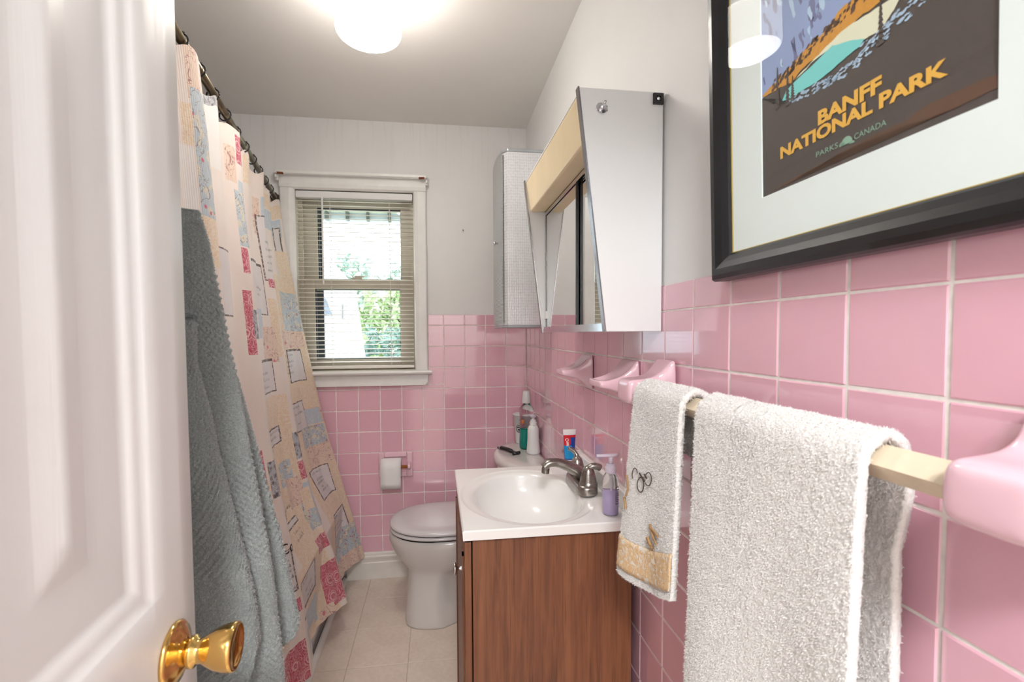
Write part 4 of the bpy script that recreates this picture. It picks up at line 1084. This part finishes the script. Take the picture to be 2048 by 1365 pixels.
for k in range(7): lb.append(arc_patch(bx_, by_, .0199, -1.15, -.55-.1*(k % 3), SZ+.036+.0046*k, SZ+.0375+.0046*k, 8))
add('printed_label', *join(*lb), 'ink', t)

# toothpaste
px_, py_ = -.047, -.985
t = thing('toothpaste_tube', 'red and blue toothpaste tube standing on its cap behind the faucet', 'toothpaste', (px_, py_, SZ))
def tsec(h, w_, d_): return [(px_+w_*math.cos(2*PI*k/24)*.98, py_+d_*math.sin(2*PI*k/24), SZ+h) for k in range(24)]
def tw(h): 
    u = (h-.02)/.105; return .0165+.0055*u, .0150*(1-u)+.0008
def band_t(h0, h1, n=5): return loft([tsec(h0+(h1-h0)*k/n, *tw(h0+(h1-h0)*k/n)) for k in range(n+1)], cap=False)
bod = add('tube_body', *loft([tsec(h, *tw(h)) for h in (.018, .03, .05, .07, .09, .108)]), 'toothpaste_blue', t, smooth=True)
add('cap', *lathe([(.014, SZ+.0005), (.0148, SZ+.002), (.0135, SZ+.018), (.002, SZ+.019)], (px_, py_, 0), seg=28), 'toothpaste_white', t)
add('crimp', *loft([tsec(h, *tw(h)) for h in (.1075, .116, .126)]), 'toothpaste_white', t)
def tube_patch(c, lift_=.0007):
    """print on the front of the tube: (a across -1..1, h height)"""
    out = []
    for a, h in c:
        w_, d_ = tw(h); x = px_+a*w_*.98; y = py_-d_*math.sqrt(max(0, 1-a*a))-lift_; out.append((x, y, SZ+h))
    return out
def tp_grid(f0, f1, h0, h1, n=10, m_=8, lift_=.0007):
    V, Fc = [], []
    for j in range(m_+1):
        h = h0+(h1-h0)*j/m_
        for i in range(n+1):
            V += tube_patch([(f0(h)+(f1(h)-f0(h))*i/n, h)], lift_)
    for j in range(m_):
        for i in range(n): a = j*(n+1)+i; Fc.append((a, a+1, a+n+2, a+n+1))
    return V, Fc
add('printed_panel', *tp_grid(lambda h: -.98, lambda h: .98, .100, .1075), 'toothpaste_red', bod)
add('printed_panel', *tp_grid(lambda h: -.98, lambda h: .15-.5*((h-.088)/.02)**2, .074, .100, lift_=.0009), 'toothpaste_red', bod)
add('printed_panel', *tp_grid(lambda h: -.98, lambda h: .25+.5*(.074-h)/.04, .032, .074, lift_=.0008), 'toothpaste_cyan', bod)
add('printed_band', *tp_grid(lambda h: -.98, lambda h: .98, .026, .0285, lift_=.0011), 'toothpaste_white', bod)
Vt, Ft = text_geo('Crest', .0125, .0002, .15)
add('lettering', tube_patch([(-.25-b/.0165, .0985-a*.9) for a, b in Vt], .0016), Ft, 'white_ink', bod)

# ------------------------------------------------------------------ pink ceramic fittings
def sect(x, yc, hw, zb, zt, dip=0.0, r=.006):
    b = max(.004, min(r, hw*.4, (zt-zb)*.35))
    p = [(yc-hw, zb+b), (yc-hw+b, zb), (yc, zb), (yc+hw-b, zb), (yc+hw, zb+b), (yc+hw, zt-b), (yc+hw-b, zt), (yc+hw-b*2.2, zt-dip), (yc, zt-dip*1.15), (yc-hw+b*2.2, zt-dip), (yc-hw+b, zt), (yc-hw, zt-b)]
    return [(x, y, z) for y, z in p]
def soap_dish(y0, y1, name, label, cat, tip=-.097):
    yc, hw = (y0+y1)/2, (y1-y0)/2-.002
    S = [sect(-.0005, yc, hw, 1.096, 1.2025), sect(-.008, yc, hw, 1.096, 1.2025), sect(-.016, yc, hw*.97, 1.104, 1.192, .002), sect(-.03, yc, hw*.93, 1.117, 1.178, .006), sect(-.05, yc, hw*.90, 1.128, 1.166, .010),
         sect(-.075, yc, hw*.86, 1.134, 1.159, .010), sect(tip+.010, yc, hw*.84, 1.136, 1.157, .005), sect(tip+.003, yc, hw*.82, 1.138, 1.157, .001), sect(tip, yc, hw*.78, 1.142, 1.154, 0)]
    return sub(tag(add(name, *loft(S), 'pink_ceramic', smooth=True), label, cat, 'pink ceramic wall fittings'), 2)
soap_dish(-9*P-.001, -10*P-.001+0, 'soap_dish', 'pink ceramic soap dish on the tiles, nearer the back wall', 'soap dish') if False else None
soap_dish(-10*P-.001, -9*P-.001, 'soap_dish', 'pink ceramic soap dish on the tiles, the one nearer the window wall', 'soap dish')
soap_dish(-13*P-.001, -12*P-.001, 'soap_dish', 'pink ceramic soap dish beside the far post of the towel bar', 'soap dish')
BARX, BARZ = -.069, 1.149
def post(yc, label, inner):
    S = [sect(-.0005, yc, .040, 1.092, 1.213), sect(-.010, yc, .040, 1.092, 1.213), sect(-.018, yc, .0385, 1.098, 1.205), sect(-.030, yc, .0345, 1.110, 1.190), sect(-.045, yc, .0335, 1.120, 1.180),
         sect(-.065, yc, .0335, 1.124, 1.176), sect(-.088, yc, .0335, 1.124, 1.175), sect(-.097, yc, .032, 1.127, 1.172), sect(-.1005, yc, .026, 1.134, 1.165)]
    t = thing('towel_bar_post', label, 'bar post', (-.03, yc, 1.092), 'pink ceramic wall fittings')
    sub(add('post_body', *loft(S), 'pink_ceramic', t, smooth=True), 2)
    ye = yc+inner*.0337
    d = .0185
    add('socket', *prism([(BARX-d, BARZ), (BARX, BARZ-d), (BARX+d, BARZ), (BARX, BARZ+d)], 1, ye-.0006, ye+.0006), 'roller_wood', t)
post(-1.5525, 'pink ceramic towel bar post at the far end of the wooden bar', -1)
post(-2.1880, 'pink ceramic towel bar post nearest the camera at the right', 1)
d = .0165
tag(add('towel_bar', *prism([(BARX-d, BARZ), (BARX, BARZ-d), (BARX+d, BARZ), (BARX, BARZ+d)], 1, -2.1535, -1.587), 'bar_wood'), 'square cream wooden towel bar set on edge between two pink posts', 'towel bar')

# toilet paper holder
t = thing('paper_holder', 'pink ceramic toilet paper holder set in the back wall', 'paper holder', (-.692, -.01, .53))
hx0, hx1, hz0, hz1 = -.779, -.606, .528, .658
add('frame', *slab_with_hole(-.018, .0, hx0, hx1, hz0, hz1, (hx0+.030, hx1-.030, hz0+.026, hz1-.026)), 'pink_ceramic', t); bev(bpy.data.objects['frame'], .006, 3)
add('recess', *box((hx0+.02, -.004, hz0+.02), (hx1-.02, .0, hz1-.02)), 'pink_tile', t)
for x in (hx0+.017, hx1-.017):
    sub(add('ear', *loft([[(x+a*.011, -.010, .588+b*.026) for a, b in rrect(1, 1, .6, 3)], [(x+a*.010, -.03, .588+b*.02) for a, b in rrect(1, 1, .6, 3)], [(x+a*.008, -.052, .590+b*.013) for a, b in rrect(1, 1, .6, 3)], [(x+a*.006, -.058, .590+b*.008) for a, b in rrect(1, 1, .6, 3)]]), 'pink_ceramic', t, smooth=True), 1)
add('roller', *tube([(hx0+.02, -.047, .590), (hx1-.02, -.047, .590)], .0085, 16), 'roller_wood', t, smooth=True)
t = thing('toilet_paper', 'white toilet paper roll with a hanging sheet on the pink holder', 'toilet paper', (-.712, -.047, .49))
add('roll', *lathe([(.019, 0), (.047, 0), (.0475, .002), (.0475, .098), (.047, .1), (.019, .1), (.019, 0)], (-.762, -.047, .590), (1, 0, 0), 48, cap=False), 'paper', t, smooth=False)
bpy.data.objects['roll'].data.polygons.foreach_set('use_smooth', [True]*len(bpy.data.objects['roll'].data.polygons))
sh = []
for k in range(9): a = math.radians(90+11*k); sh.append((-.047+.0482*math.cos(a), .590+.0482*math.sin(a)))
sh += [(-.0958, .56), (-.0955, .52), (-.094, .492)]
Vp = [(x, y, z) for x in (-.762, -.729, -.695, -.662) for y, z in sh]; n_ = len(sh)
o = add('hanging_sheet', Vp, [(i*n_+k, i*n_+k+1, (i+1)*n_+k+1, (i+1)*n_+k) for i in range(3) for k in range(n_-1)], 'paper', t, smooth=True)
md = o.modifiers.new('thick', 'SOLIDIFY'); md.thickness = .0006

# ------------------------------------------------------------------ medicine cabinet with light box
MY0, MY1, MZ0, MZ1 = -1.522, -.922, 1.271, 1.766
fx = lambda z: -.124 - .0585*(z-MZ0)/(MZ1-MZ0)
t = thing('medicine_cabinet', 'white mirrored medicine cabinet with flared sides and a yellowed light box', 'medicine cabinet', (-.07, -1.22, MZ0))
pan = lambda: [(-.0015, MZ0), (fx(MZ0), MZ0), (fx(MZ1), MZ1), (-.0015, MZ1)]
for a, b in ((MY0, MY0+.014), (MY1-.014, MY1)):
    p_ = add('side_panel', *prism(pan(), 1, a, b), 'white_enamel', t); bev(p_, .0015)
    ys_ = (a-.0012, b+.0012)
    add('chrome_edge', *loft([[(fx(z)-.002, ys_[0], z), (fx(z)+.001, ys_[0], z), (fx(z)+.001, ys_[1], z), (fx(z)-.002, ys_[1], z)] for z in (MZ0-.001, MZ1+.001)]), 'edge_chrome', p_)
add('body', *box((-.098, MY0+.0145, MZ0+.004), (-.0015, MY1-.0145, MZ1-.002)), 'white_enamel', t)
LZ = 1.664
add('light_diffuser', *prism([(-.0985, LZ+.004), (fx(LZ)+.006, LZ), (fx(MZ1)+.003, MZ1-.004), (-.0985, MZ1-.004)], 1, MY0+.0155, MY1-.0155), 'diffuser', t); bev(bpy.data.objects['light_diffuser'], .006, 3)
add('light_top', *box((-.178, MY0+.0155, MZ1-.0035), (-.098, MY1-.0155, MZ1+.0005)), 'white_enamel', t)
add('top_track', *join(box((-.116, MY0+.0150, LZ-.010), (-.1145, MY1-.0150, LZ+.003)), box((-.108, MY0+.0150, LZ-.010), (-.1065, MY1-.0150, LZ+.003)), box((-.116, MY0+.0150, LZ+.001), (-.099, MY1-.0150, LZ+.0035))), 'chrome', t)
add('bottom_track', *join(box((-.124, MY0+.0150, MZ0+.0005), (-.099, MY1-.0150, MZ0+.004)), box((-.124, MY0+.0150, MZ0+.004), (-.1225, MY1-.0150, MZ0+.018))), 'chrome', t)
ym = (MY0+MY1)/2 - .05
m1 = add('mirror_door', *box((-.1045, MY0+.016, MZ0+.0045), (-.1000, ym+.03, LZ)), 'mirror', t)
m2 = add('mirror_door', *box((-.1125, ym, MZ0+.0045), (-.1085, MY1-.022, LZ)), 'mirror', t)
add('edge_strip', *box((-.1135, ym-.006, MZ0+.0045), (-.1065, ym, LZ)), 'black_plastic', m2)
add('edge_channel', *box((-.1140, MY1-.0225, MZ0+.0045), (-.1065, MY1-.0155, LZ)), 'grey_strip', m2)
add('finger_pull', *join(box((-.1175, MY1-.036, MZ0+.045), (-.1125, MY1-.016, MZ0+.070))), 'white_plastic', m2)
sw = lathe([(.012, 0), (.012, .0015), (.006, .002), (.006, .008), (.0045, .009), (.0028, .010), (.0022, .016), (.003, .021), (.001, .023)], (-.134, MY0, 1.727), (0, -1, .15), 20)
add('toggle_switch', *sw, 'chrome', t, smooth=False)
add('switch_plate', *box((-.146, MY0-.0012, 1.721), (-.122, MY0, 1.731)), 'chrome', t)
cm = join(slab_with_hole(MY0-.005, MY0-.0005, -.0245, -.0030, 1.740, 1.762, (-.0185, -.0090, 1.746, 1.756)), box((-.0245, MY0-.0015, 1.740), (-.003, MY0-.0002, 1.762)))
add('cable_mount', *cm, 'black_plastic', t)
add('mount_screw', *lathe([(.0035, 0), (.0035, .004), (.001, .005)], (-.01375, MY0-.0005, 1.751), (0, -1, 0), 14), 'chrome', t)

# silver embossed wall cabinet
KY0, KY1, KZ0, KZ1, KX = -.600, -.305, 1.292, 2.002, -.200
t = thing('wall_cabinet', 'silver embossed metal cabinet with a bowed door in the corner above the toilet', 'cabinet', (-.1, -.45, KZ0))
def kprof(gr=0.0, n=10):
    pts = [(-.0015, KY0-gr), (KX+.012, KY0-gr)]
    for k in range(1, n): 
        u = k/n; y = KY0-gr+(KY1-KY0+2*gr)*u; pts.append((KX-gr-.018*math.sin(PI*u)**.7, y))
    pts += [(KX+.012, KY1+gr), (-.0015, KY1+gr)]
    return pts[::-1]
add('body', *prism(kprof(), 2, KZ0+.012, KZ1-.014), 'embossed_steel', t)
bev(add('top_cap', *prism(kprof(.003), 2, KZ1-.014, KZ1), 'steel_band', t), .004, 3)
bev(add('bottom_band', *join(prism(kprof(.003), 2, KZ0, KZ0+.006), prism(kprof(.0015), 2, KZ0+.006, KZ0+.012)), 'steel_band', t), .002)
dv = []
for k in range(11):
    u = .05+.90*k/10; y = KY0+(KY1-KY0)*u; dv.append((KX-.018*math.sin(PI*u)**.7, y))
outer = [(x-.006, y) for x, y in dv]
d_ = add('door', *prism((outer+[(x-.0005, y) for x, y in reversed(dv)])[::-1], 2, KZ0+.018, KZ1-.018), 'embossed_front', t)
add('knob', *lathe([(.004, 0), (.0035, .008), (.008, .012), (.0095, .016), (.007, .020), (.001, .021)], (KX-.0185, KY0+.07, 1.640), (-1, 0, 0), 20), 'chrome', d_, smooth=True)

# ------------------------------------------------------------------ framed poster
LEAN = math.radians(1.7)
PO = np.array([-.017, -1.8467, 1.457]); PU = np.array([0, -1.0, 0]); PN = np.array([-math.cos(LEAN), 0, -math.sin(LEAN)]); PW = np.array([-math.sin(LEAN), 0, math.cos(LEAN)])
pp = lambda u, w_, n=0.0: PO + PU*u + PW*w_ + PN*n
IW, IH, MAT_, FR = .2793, .432, .066, .040
t = thing('framed_poster', 'mountain park travel poster in a wide white mat and black frame', 'picture', tuple(pp(IW/2, -.1)))
def pq(u0, u1, w0, w1, n0, n1):
    V = [pp(u, w_, n) for n in (n0, n1) for u, w_ in ((u0, w0), (u1, w0), (u1, w1), (u0, w1))]
    return V, [(0, 3, 2, 1), (4, 5, 6, 7), (0, 1, 5, 4), (1, 2, 6, 5), (2, 3, 7, 6), (3, 0, 4, 7)]
add('backing', *pq(-MAT_-.01, IW+MAT_+.01, -MAT_-.01, IH+MAT_+.01, -.010, -.004), 'mat_board', t)
add('print_sheet', *pq(-.003, IW+.003, -.003, IH+.003, -.004, -.0022), 'poster_brown', t)
mw = [pq(-MAT_-.006, 0, -MAT_-.006, IH+MAT_+.006, -.002, 0), pq(IW, IW+MAT_+.006, -MAT_-.006, IH+MAT_+.006, -.002, 0), pq(0, IW, -MAT_-.006, 0, -.002, 0), pq(0, IW, IH, IH+MAT_+.006, -.002, 0)]
add('mat_board', *join(*mw), 'mat_board', t)
# frame rails with mitred ends: profile (distance outward from sight edge, height)
fp = [(0, -.012), (0, .002), (.003, .005), (.012, .011), (.022, .0165), (.031, .0165), (.0375, .012), (FR, .006), (FR, -.012)]
s0_, s1_, t0_, t1_ = -MAT_, IW+MAT_, -MAT_, IH+MAT_
cor = [(s0_, t0_, -1, -1), (s1_, t0_, 1, -1), (s1_, t1_, 1, 1), (s0_, t1_, -1, 1)]
for k in range(4):
    a, b = cor[k], cor[(k+1) % 4]
    add('frame_rail', *loft([[pp(c[0]+c[2]*dd, c[1]+c[3]*dd, h) for dd, h in fp] for c in (a, b)]), 'frame_black', t)
add('gold_fillet', *join(pq(s0_, s1_, t0_, t0_+.0012, 0, .0015), pq(s0_, s0_+.0012, t0_, t1_, 0, .0015)), 'gold_fillet', t)
add('glass', *pq(s0_, s1_, t0_, t1_, .0024, .0036), 'picture_glass', t)
sheet = bpy.data.objects['print_sheet']
def jag(poly, amp, lv=4, seed=1):
    rr = random.Random(seed); P_ = list(poly)
    for l_ in range(lv):
        Q = []
        for a, b in zip(P_, P_[1:]+P_[:1]):
            mx = ((a[0]+b[0])/2, (a[1]+b[1])/2); L = math.hypot(b[0]-a[0], b[1]-a[1])
            Q += [a, (mx[0]+rr.uniform(-1, 1)*amp*L, mx[1]+rr.uniform(-1, 1)*amp*L)]
        P_ = Q
    return [(min(IW, max(0, u)), min(IH, max(0, w_))) for u, w_ in P_]
def flat(name, polys, mat, n):
    V, Fc = [], []
    for p_ in polys:
        bm = bmesh.new(); vs_ = [bm.verts.new((u, w_, 0)) for u, w_ in p_]
        try: f_ = bm.faces.new(vs_)
        except ValueError: bm.free(); continue
        r_ = bmesh.ops.triangulate(bm, faces=[f_]); bm.verts.index_update(); n0 = len(V)
        V += [pp(v.co.x, v.co.y, n) for v in bm.verts]; Fc += [tuple(v.index+n0 for v in f2.verts) for f2 in bm.faces]; bm.free()
    return add(name, V, Fc, mat, sheet)
flat('printed_sky', [[(0, .33), (IW, .30), (IW, IH), (0, IH)]], 'poster_cream', -.0021)
flat('printed_mountain', [jag([(0, .136), (.05, .145), (.145, .17), (.20, .15), (IW, .21), (IW, .33), (.22, .39), (.16, .36), (.10, .41), (.04, .37), (0, .38)], .04, 4, 2)], 'poster_blue', -.0020)
rr = random.Random(5); streak = []
for k in range(120):
    u = rr.uniform(0, .2); w_ = rr.uniform(.155, .33); L = rr.uniform(.008, .03)
    if w_ < .145+u*.18+.012: continue
    streak.append(jag([(u, w_), (u+L*.30, w_-L), (u+L*.42, w_-L*.9), (u+L*.2, w_+L*.1)], .16, 2, k))
flat('printed_crags', streak[::2], 'poster_violet', -.0019); flat('printed_snowfields', streak[1::2], 'poster_ice', -.00188)
flat('printed_slope', [jag([(.0, .139), (.046, .150), (.089, .159), (.116, .166), (.15, .174), (.20, .165), (.185, .148), (.144, .147), (.105, .142), (.055, .1295), (.015, .136)], .09, 4, 3)], 'poster_orange', -.0018)
dk = []
for k in range(110):
    u = rr.uniform(.02, .175); w_ = .138+u*.19+rr.uniform(-.006, .006)
    if u > .15: w_ -= (u-.15)*.3
    s_ = rr.uniform(.0012, .004); dk.append(jag([(u-s_, w_-s_*.6), (u+s_*.7, w_-s_*.3), (u+s_, w_+s_*1.1), (u-s_*.3, w_+s_)], .2, 2, k+50))
flat('printed_pines', dk, 'poster_umber', -.0017)
flat('printed_clearing', [jag([(.055, .1295), (.105, .142), (.144, .147), (.174, .144), (.20, .142), (.19, .130), (.1765, .1195), (.158, .121), (.142, .129), (.117, .1385)], .05, 3, 9)], 'poster_cream', -.00165)
sn = []
for k in range(170):
    f = rr.random(); u = .04+.185*f; w_ = .112-.012*math.sin(PI*f)+.02*max(0, f-.55)+rr.uniform(-.004, .006)
    if f > .6: w_ += rr.uniform(0, .014)
    s_ = rr.uniform(.001, .0042); sn.append(jag([(u-s_, w_), (u, w_-s_*.45), (u+s_*1.3, w_+s_*.25), (u+s_*.3, w_+s_*.6)], .22, 2, k+200))
flat('printed_snow', sn, 'poster_ice', -.0016)
flat('printed_foreground', [jag([(0, 0), (IW, 0), (IW, .205), (.245, .150), (.235, .118), (.20, .101), (.15, .098), (.11, .0985), (.067, .106), (.03, .112), (.0, .136)], .012, 4, 4)], 'poster_brown', -.00195)
lakep = [(.0385, .1147), (.046, .124), (.0597, .128), (.1171, .139), (.1422, .1295), (.1575, .1217), (.1515, .1169), (.1333, .115), (.1056, .1108), (.0838, .1102), (.0577, .1108)]
flat('printed_lake', [jag(lakep, .035, 3, 8)], 'poster_lake', -.0015)
pine = []
for u0, w0, h in ((.030, .108, .052), (.048, .104, .046), (.0565, .106, .030), (.176, .104, .050)):
    for k in range(9):
        f = k/9; wd_ = .0045*(1-f)+.0005; pine.append([(u0-wd_, w0+h*f), (u0+wd_, w0+h*f+.001), (u0+.0006, w0+h*(f+.16)), (u0-.0006, w0+h*(f+.16))])
flat('printed_spruce', pine, 'poster_brown', -.0014)
flat('printed_ground_line', [jag([(.02, .004), (IW, .010), (IW, .020), (.22, .022), (.20, .016), (.12, .013), (.10, .010), (.05, .008)], .05, 3, 6)], 'poster_umber', -.00145)
def poster_text(s, u0, u1, w0, cap, mat, off=.0, shear=0.0, n=-.0012):
    V, Fc = text_geo(s, 1.0, off, shear); A = np.array(V); lo, hi = A.min(0), A.max(0)
    su, sw_ = (u1-u0)/(hi[0]-lo[0]), cap/(hi[1]-lo[1])
    return [pp(u0+(a-lo[0])*su, w0+(b-lo[1])*sw_, n) for a, b in V], Fc
add('lettering', *poster_text('BANFF', .0965, .1775, .0575, .0168, 'poster_gold', .045), 'poster_gold', sheet)
add('lettering', *poster_text('NATIONAL PARK', .0345, .2405, .0402, .0160, 'poster_gold', .045), 'poster_gold', sheet)
add('lettering', *poster_text('PARKS', .0936, .1245, .0212, .0062, 'poster_sage', .0), 'poster_sage', sheet)
add('lettering', *poster_text('CANADA', .1455, .1825, .0212, .0062, 'poster_sage', .0), 'poster_sage', sheet)
add('beaver_emblem', *join(*[(lambda q: (list(q[0]), q[1]))((lambda P_: ([pp(u, w_, -.0012) for u, w_ in P_], [tuple(range(len(P_)))]))(P_)) for P_ in (
    [(.1285+.0075+.0075*math.cos(a), .0205+.0085*math.sin(a)) for a in [PI*k/14 for k in range(15)]],
    [(.1265, .0205), (.1325, .0205), (.1325, .0245), (.1285, .0250), (.1262, .0230)],
    [(.1385, .0195), (.1455, .0185), (.1460, .0205), (.1420, .0222)])]), 'poster_sage', sheet)

# ------------------------------------------------------------------ white towels on the bar
def bar_towel(name, label, y0, y1, z_front, z_back, sh_f, sh_b, seed, n_f, bulge, flare, t_=.010, xb=-.026):
    nu, nv = 110, 300
    PV = np.zeros((nv+1, nu+1, 3))
    top = BARZ+.0165+.007
    for i in range(nu+1):
        f = i/nu; y = y0+(y1-y0)*f
        zf, zb = z_front(f), z_back(f)
        path = [(xb, zb), (xb, zb+(1.10-zb)*.5), (xb-.004, 1.10), (BARX+.0215, BARZ+.008), (BARX+.010, top-.002), (BARX, top+.002), (BARX-.012, top-.003), (BARX-.0235, BARZ+.006), (BARX-.026-.2*bulge(f, .2), 1.11), (BARX-.026-bulge(f, .5), zf+(1.10-zf)*.5), (BARX-.026-bulge(f, 1), zf)]
        q = np.array(smooth_path([(a, 0, b) for a, b in path], 16)); dl = np.r_[0, np.cumsum(np.linalg.norm(np.diff(q, axis=0), axis=1))]
        g_ = np.linspace(0, dl[-1], nv+1)
        X, Z = np.interp(g_, dl, q[:, 0]), np.interp(g_, dl, q[:, 2])
        fr = g_/dl[-1]; wf = np.clip((fr-.5)/.5, 0, 1)
        top_i = np.argmax(Z); k = np.arange(nv+1)
        dn = np.clip((top-Z)/.35, 0, 1.3); front = (k > top_i)
        y_ = y + np.where(front, sh_f(f), sh_b(f))*np.clip((top-Z)/.12, 0, 1) + np.where(front, flare(f)*dn, 0)
        PV[:, i] = np.stack([np.minimum(X, -.0125), y_, Z], 1)
    t = thing(name, label, 'towel', (BARX, (y0+y1)/2, min(z_front(.5), z_back(.5))), 'white towels on the wooden bar')
    o = terry('towel_cloth', t, PV[:, ::-1], nu, nv, t_, 'white_terry', 'white_pile', n_f, .0026, seed, disp=.0005)
    return t, PV
t1, PV1 = bar_towel('hand_towel', 'small white embroidered hand towel with a tan border at the far end of the bar', -1.606, -1.776,
    lambda f: .795+.045*f-.012*math.sin(PI*f), lambda f: 1.06, lambda f: 0, lambda f: 0.0, 21, 90000,
    lambda f, d: .008*d+.010*d*math.sin(PI*f*1.2+.5)+.010*d*math.cos(2*PI*f), lambda f: .020*(1-f)+.004*f, xb=-.049)
t2, PV2 = bar_towel('hand_towel', 'large plain white towel hanging over the near half of the bar', -1.822, -2.090,
    lambda f: .60, lambda f: .875 if f < .3 else .875-.28*min(1, (f-.3)/.2), lambda f: 0, lambda f: .088*(1-f)+.026*f, 22, 170000,
    lambda f, d: .010*d+.012*d*math.sin(2*PI*f*1.1+.3), lambda f: .004-.004*f)
# border band and embroidery of the small towel, laid on its front face
nvv = PV1.shape[0]-1
def on_towel1(f, dist, off=.0075):
    """point on the front face, f across (0 far .. 1 near), dist metres above the hem"""
    i = f*110; a = int(min(109, max(0, i))); fr = i-a
    col = PV1[:, a]*(1-fr)+PV1[:, a+1]*fr
    seg = np.linalg.norm(np.diff(col, axis=0), axis=1); up_ = np.r_[0, np.cumsum(seg[::-1])]
    k = np.interp(dist, up_, np.arange(nvv+1)); j = nvv-k; j0 = int(min(nvv-1, max(0, math.floor(j)))); fj = j-j0
    p = col[j0]*(1-fj)+col[j0+1]*fj
    return p + np.array([-1, -.05, 0])*off
Vb, Fb = [], []
nb_ = 44
for j in range(9):
    for i in range(nb_+1): 
        p = on_towel1(i/nb_, .016+.062*j/8, .0085+.0008*R.uniform(-1, 1)); Vb.append(p)
for j in range(8):
    for i in range(nb_): a = j*(nb_+1)+i; Fb.append((a, a+1, a+nb_+2, a+nb_+1))
o = add('woven_border', Vb, Fb, 'towel_band', t1, smooth=True); md = o.modifiers.new('thick', 'SOLIDIFY'); md.thickness = .002
def stitch(pts, r=.0009): return tube([on_towel1(f, d_, .0098) for f, d_ in pts], r, 5)
def loop(cf, cd, rf, rd, a0=0, a1=2*PI, n=12): return [(cf+rf*math.cos(a0+(a1-a0)*k/n), cd+rd*math.sin(a0+(a1-a0)*k/n)) for k in range(n+1)]
add('embroidered_butterfly', *join(stitch(loop(.36, .192, .06, .014)), stitch(loop(.50, .205, .065, .012, -2.5, 2.5)), stitch(loop(.24, .208, .05, .012, .3, 4.0)), stitch([(.33, .213), (.38, .207), (.43, .200)], .0016), stitch([(.42, .213), (.47, .206)], .0014)), 'towel_stitch', t1)
add('embroidered_sprig', *join(stitch([(.56, .125), (.60, .112), (.66, .100), (.72, .092)], .0022), stitch([(.60, .118), (.68, .112), (.74, .106)], .0024), stitch([(.52, .100), (.58, .090), (.63, .082)], .003), stitch([(.54, .092), (.62, .086)], .003)), 'tan_stitch', t1)
add('embroidered_sprig', *join(stitch([(.06, .20), (.10, .19), (.13, .175), (.10, .16)], .002), stitch([(.05, .155), (.10, .145), (.12, .135)], .0022)), 'tan_stitch', t1)
add('care_tag', *join(box((-.0350, -1.752, .848), (-.0335, -1.732, .880))), 'ink', t2)
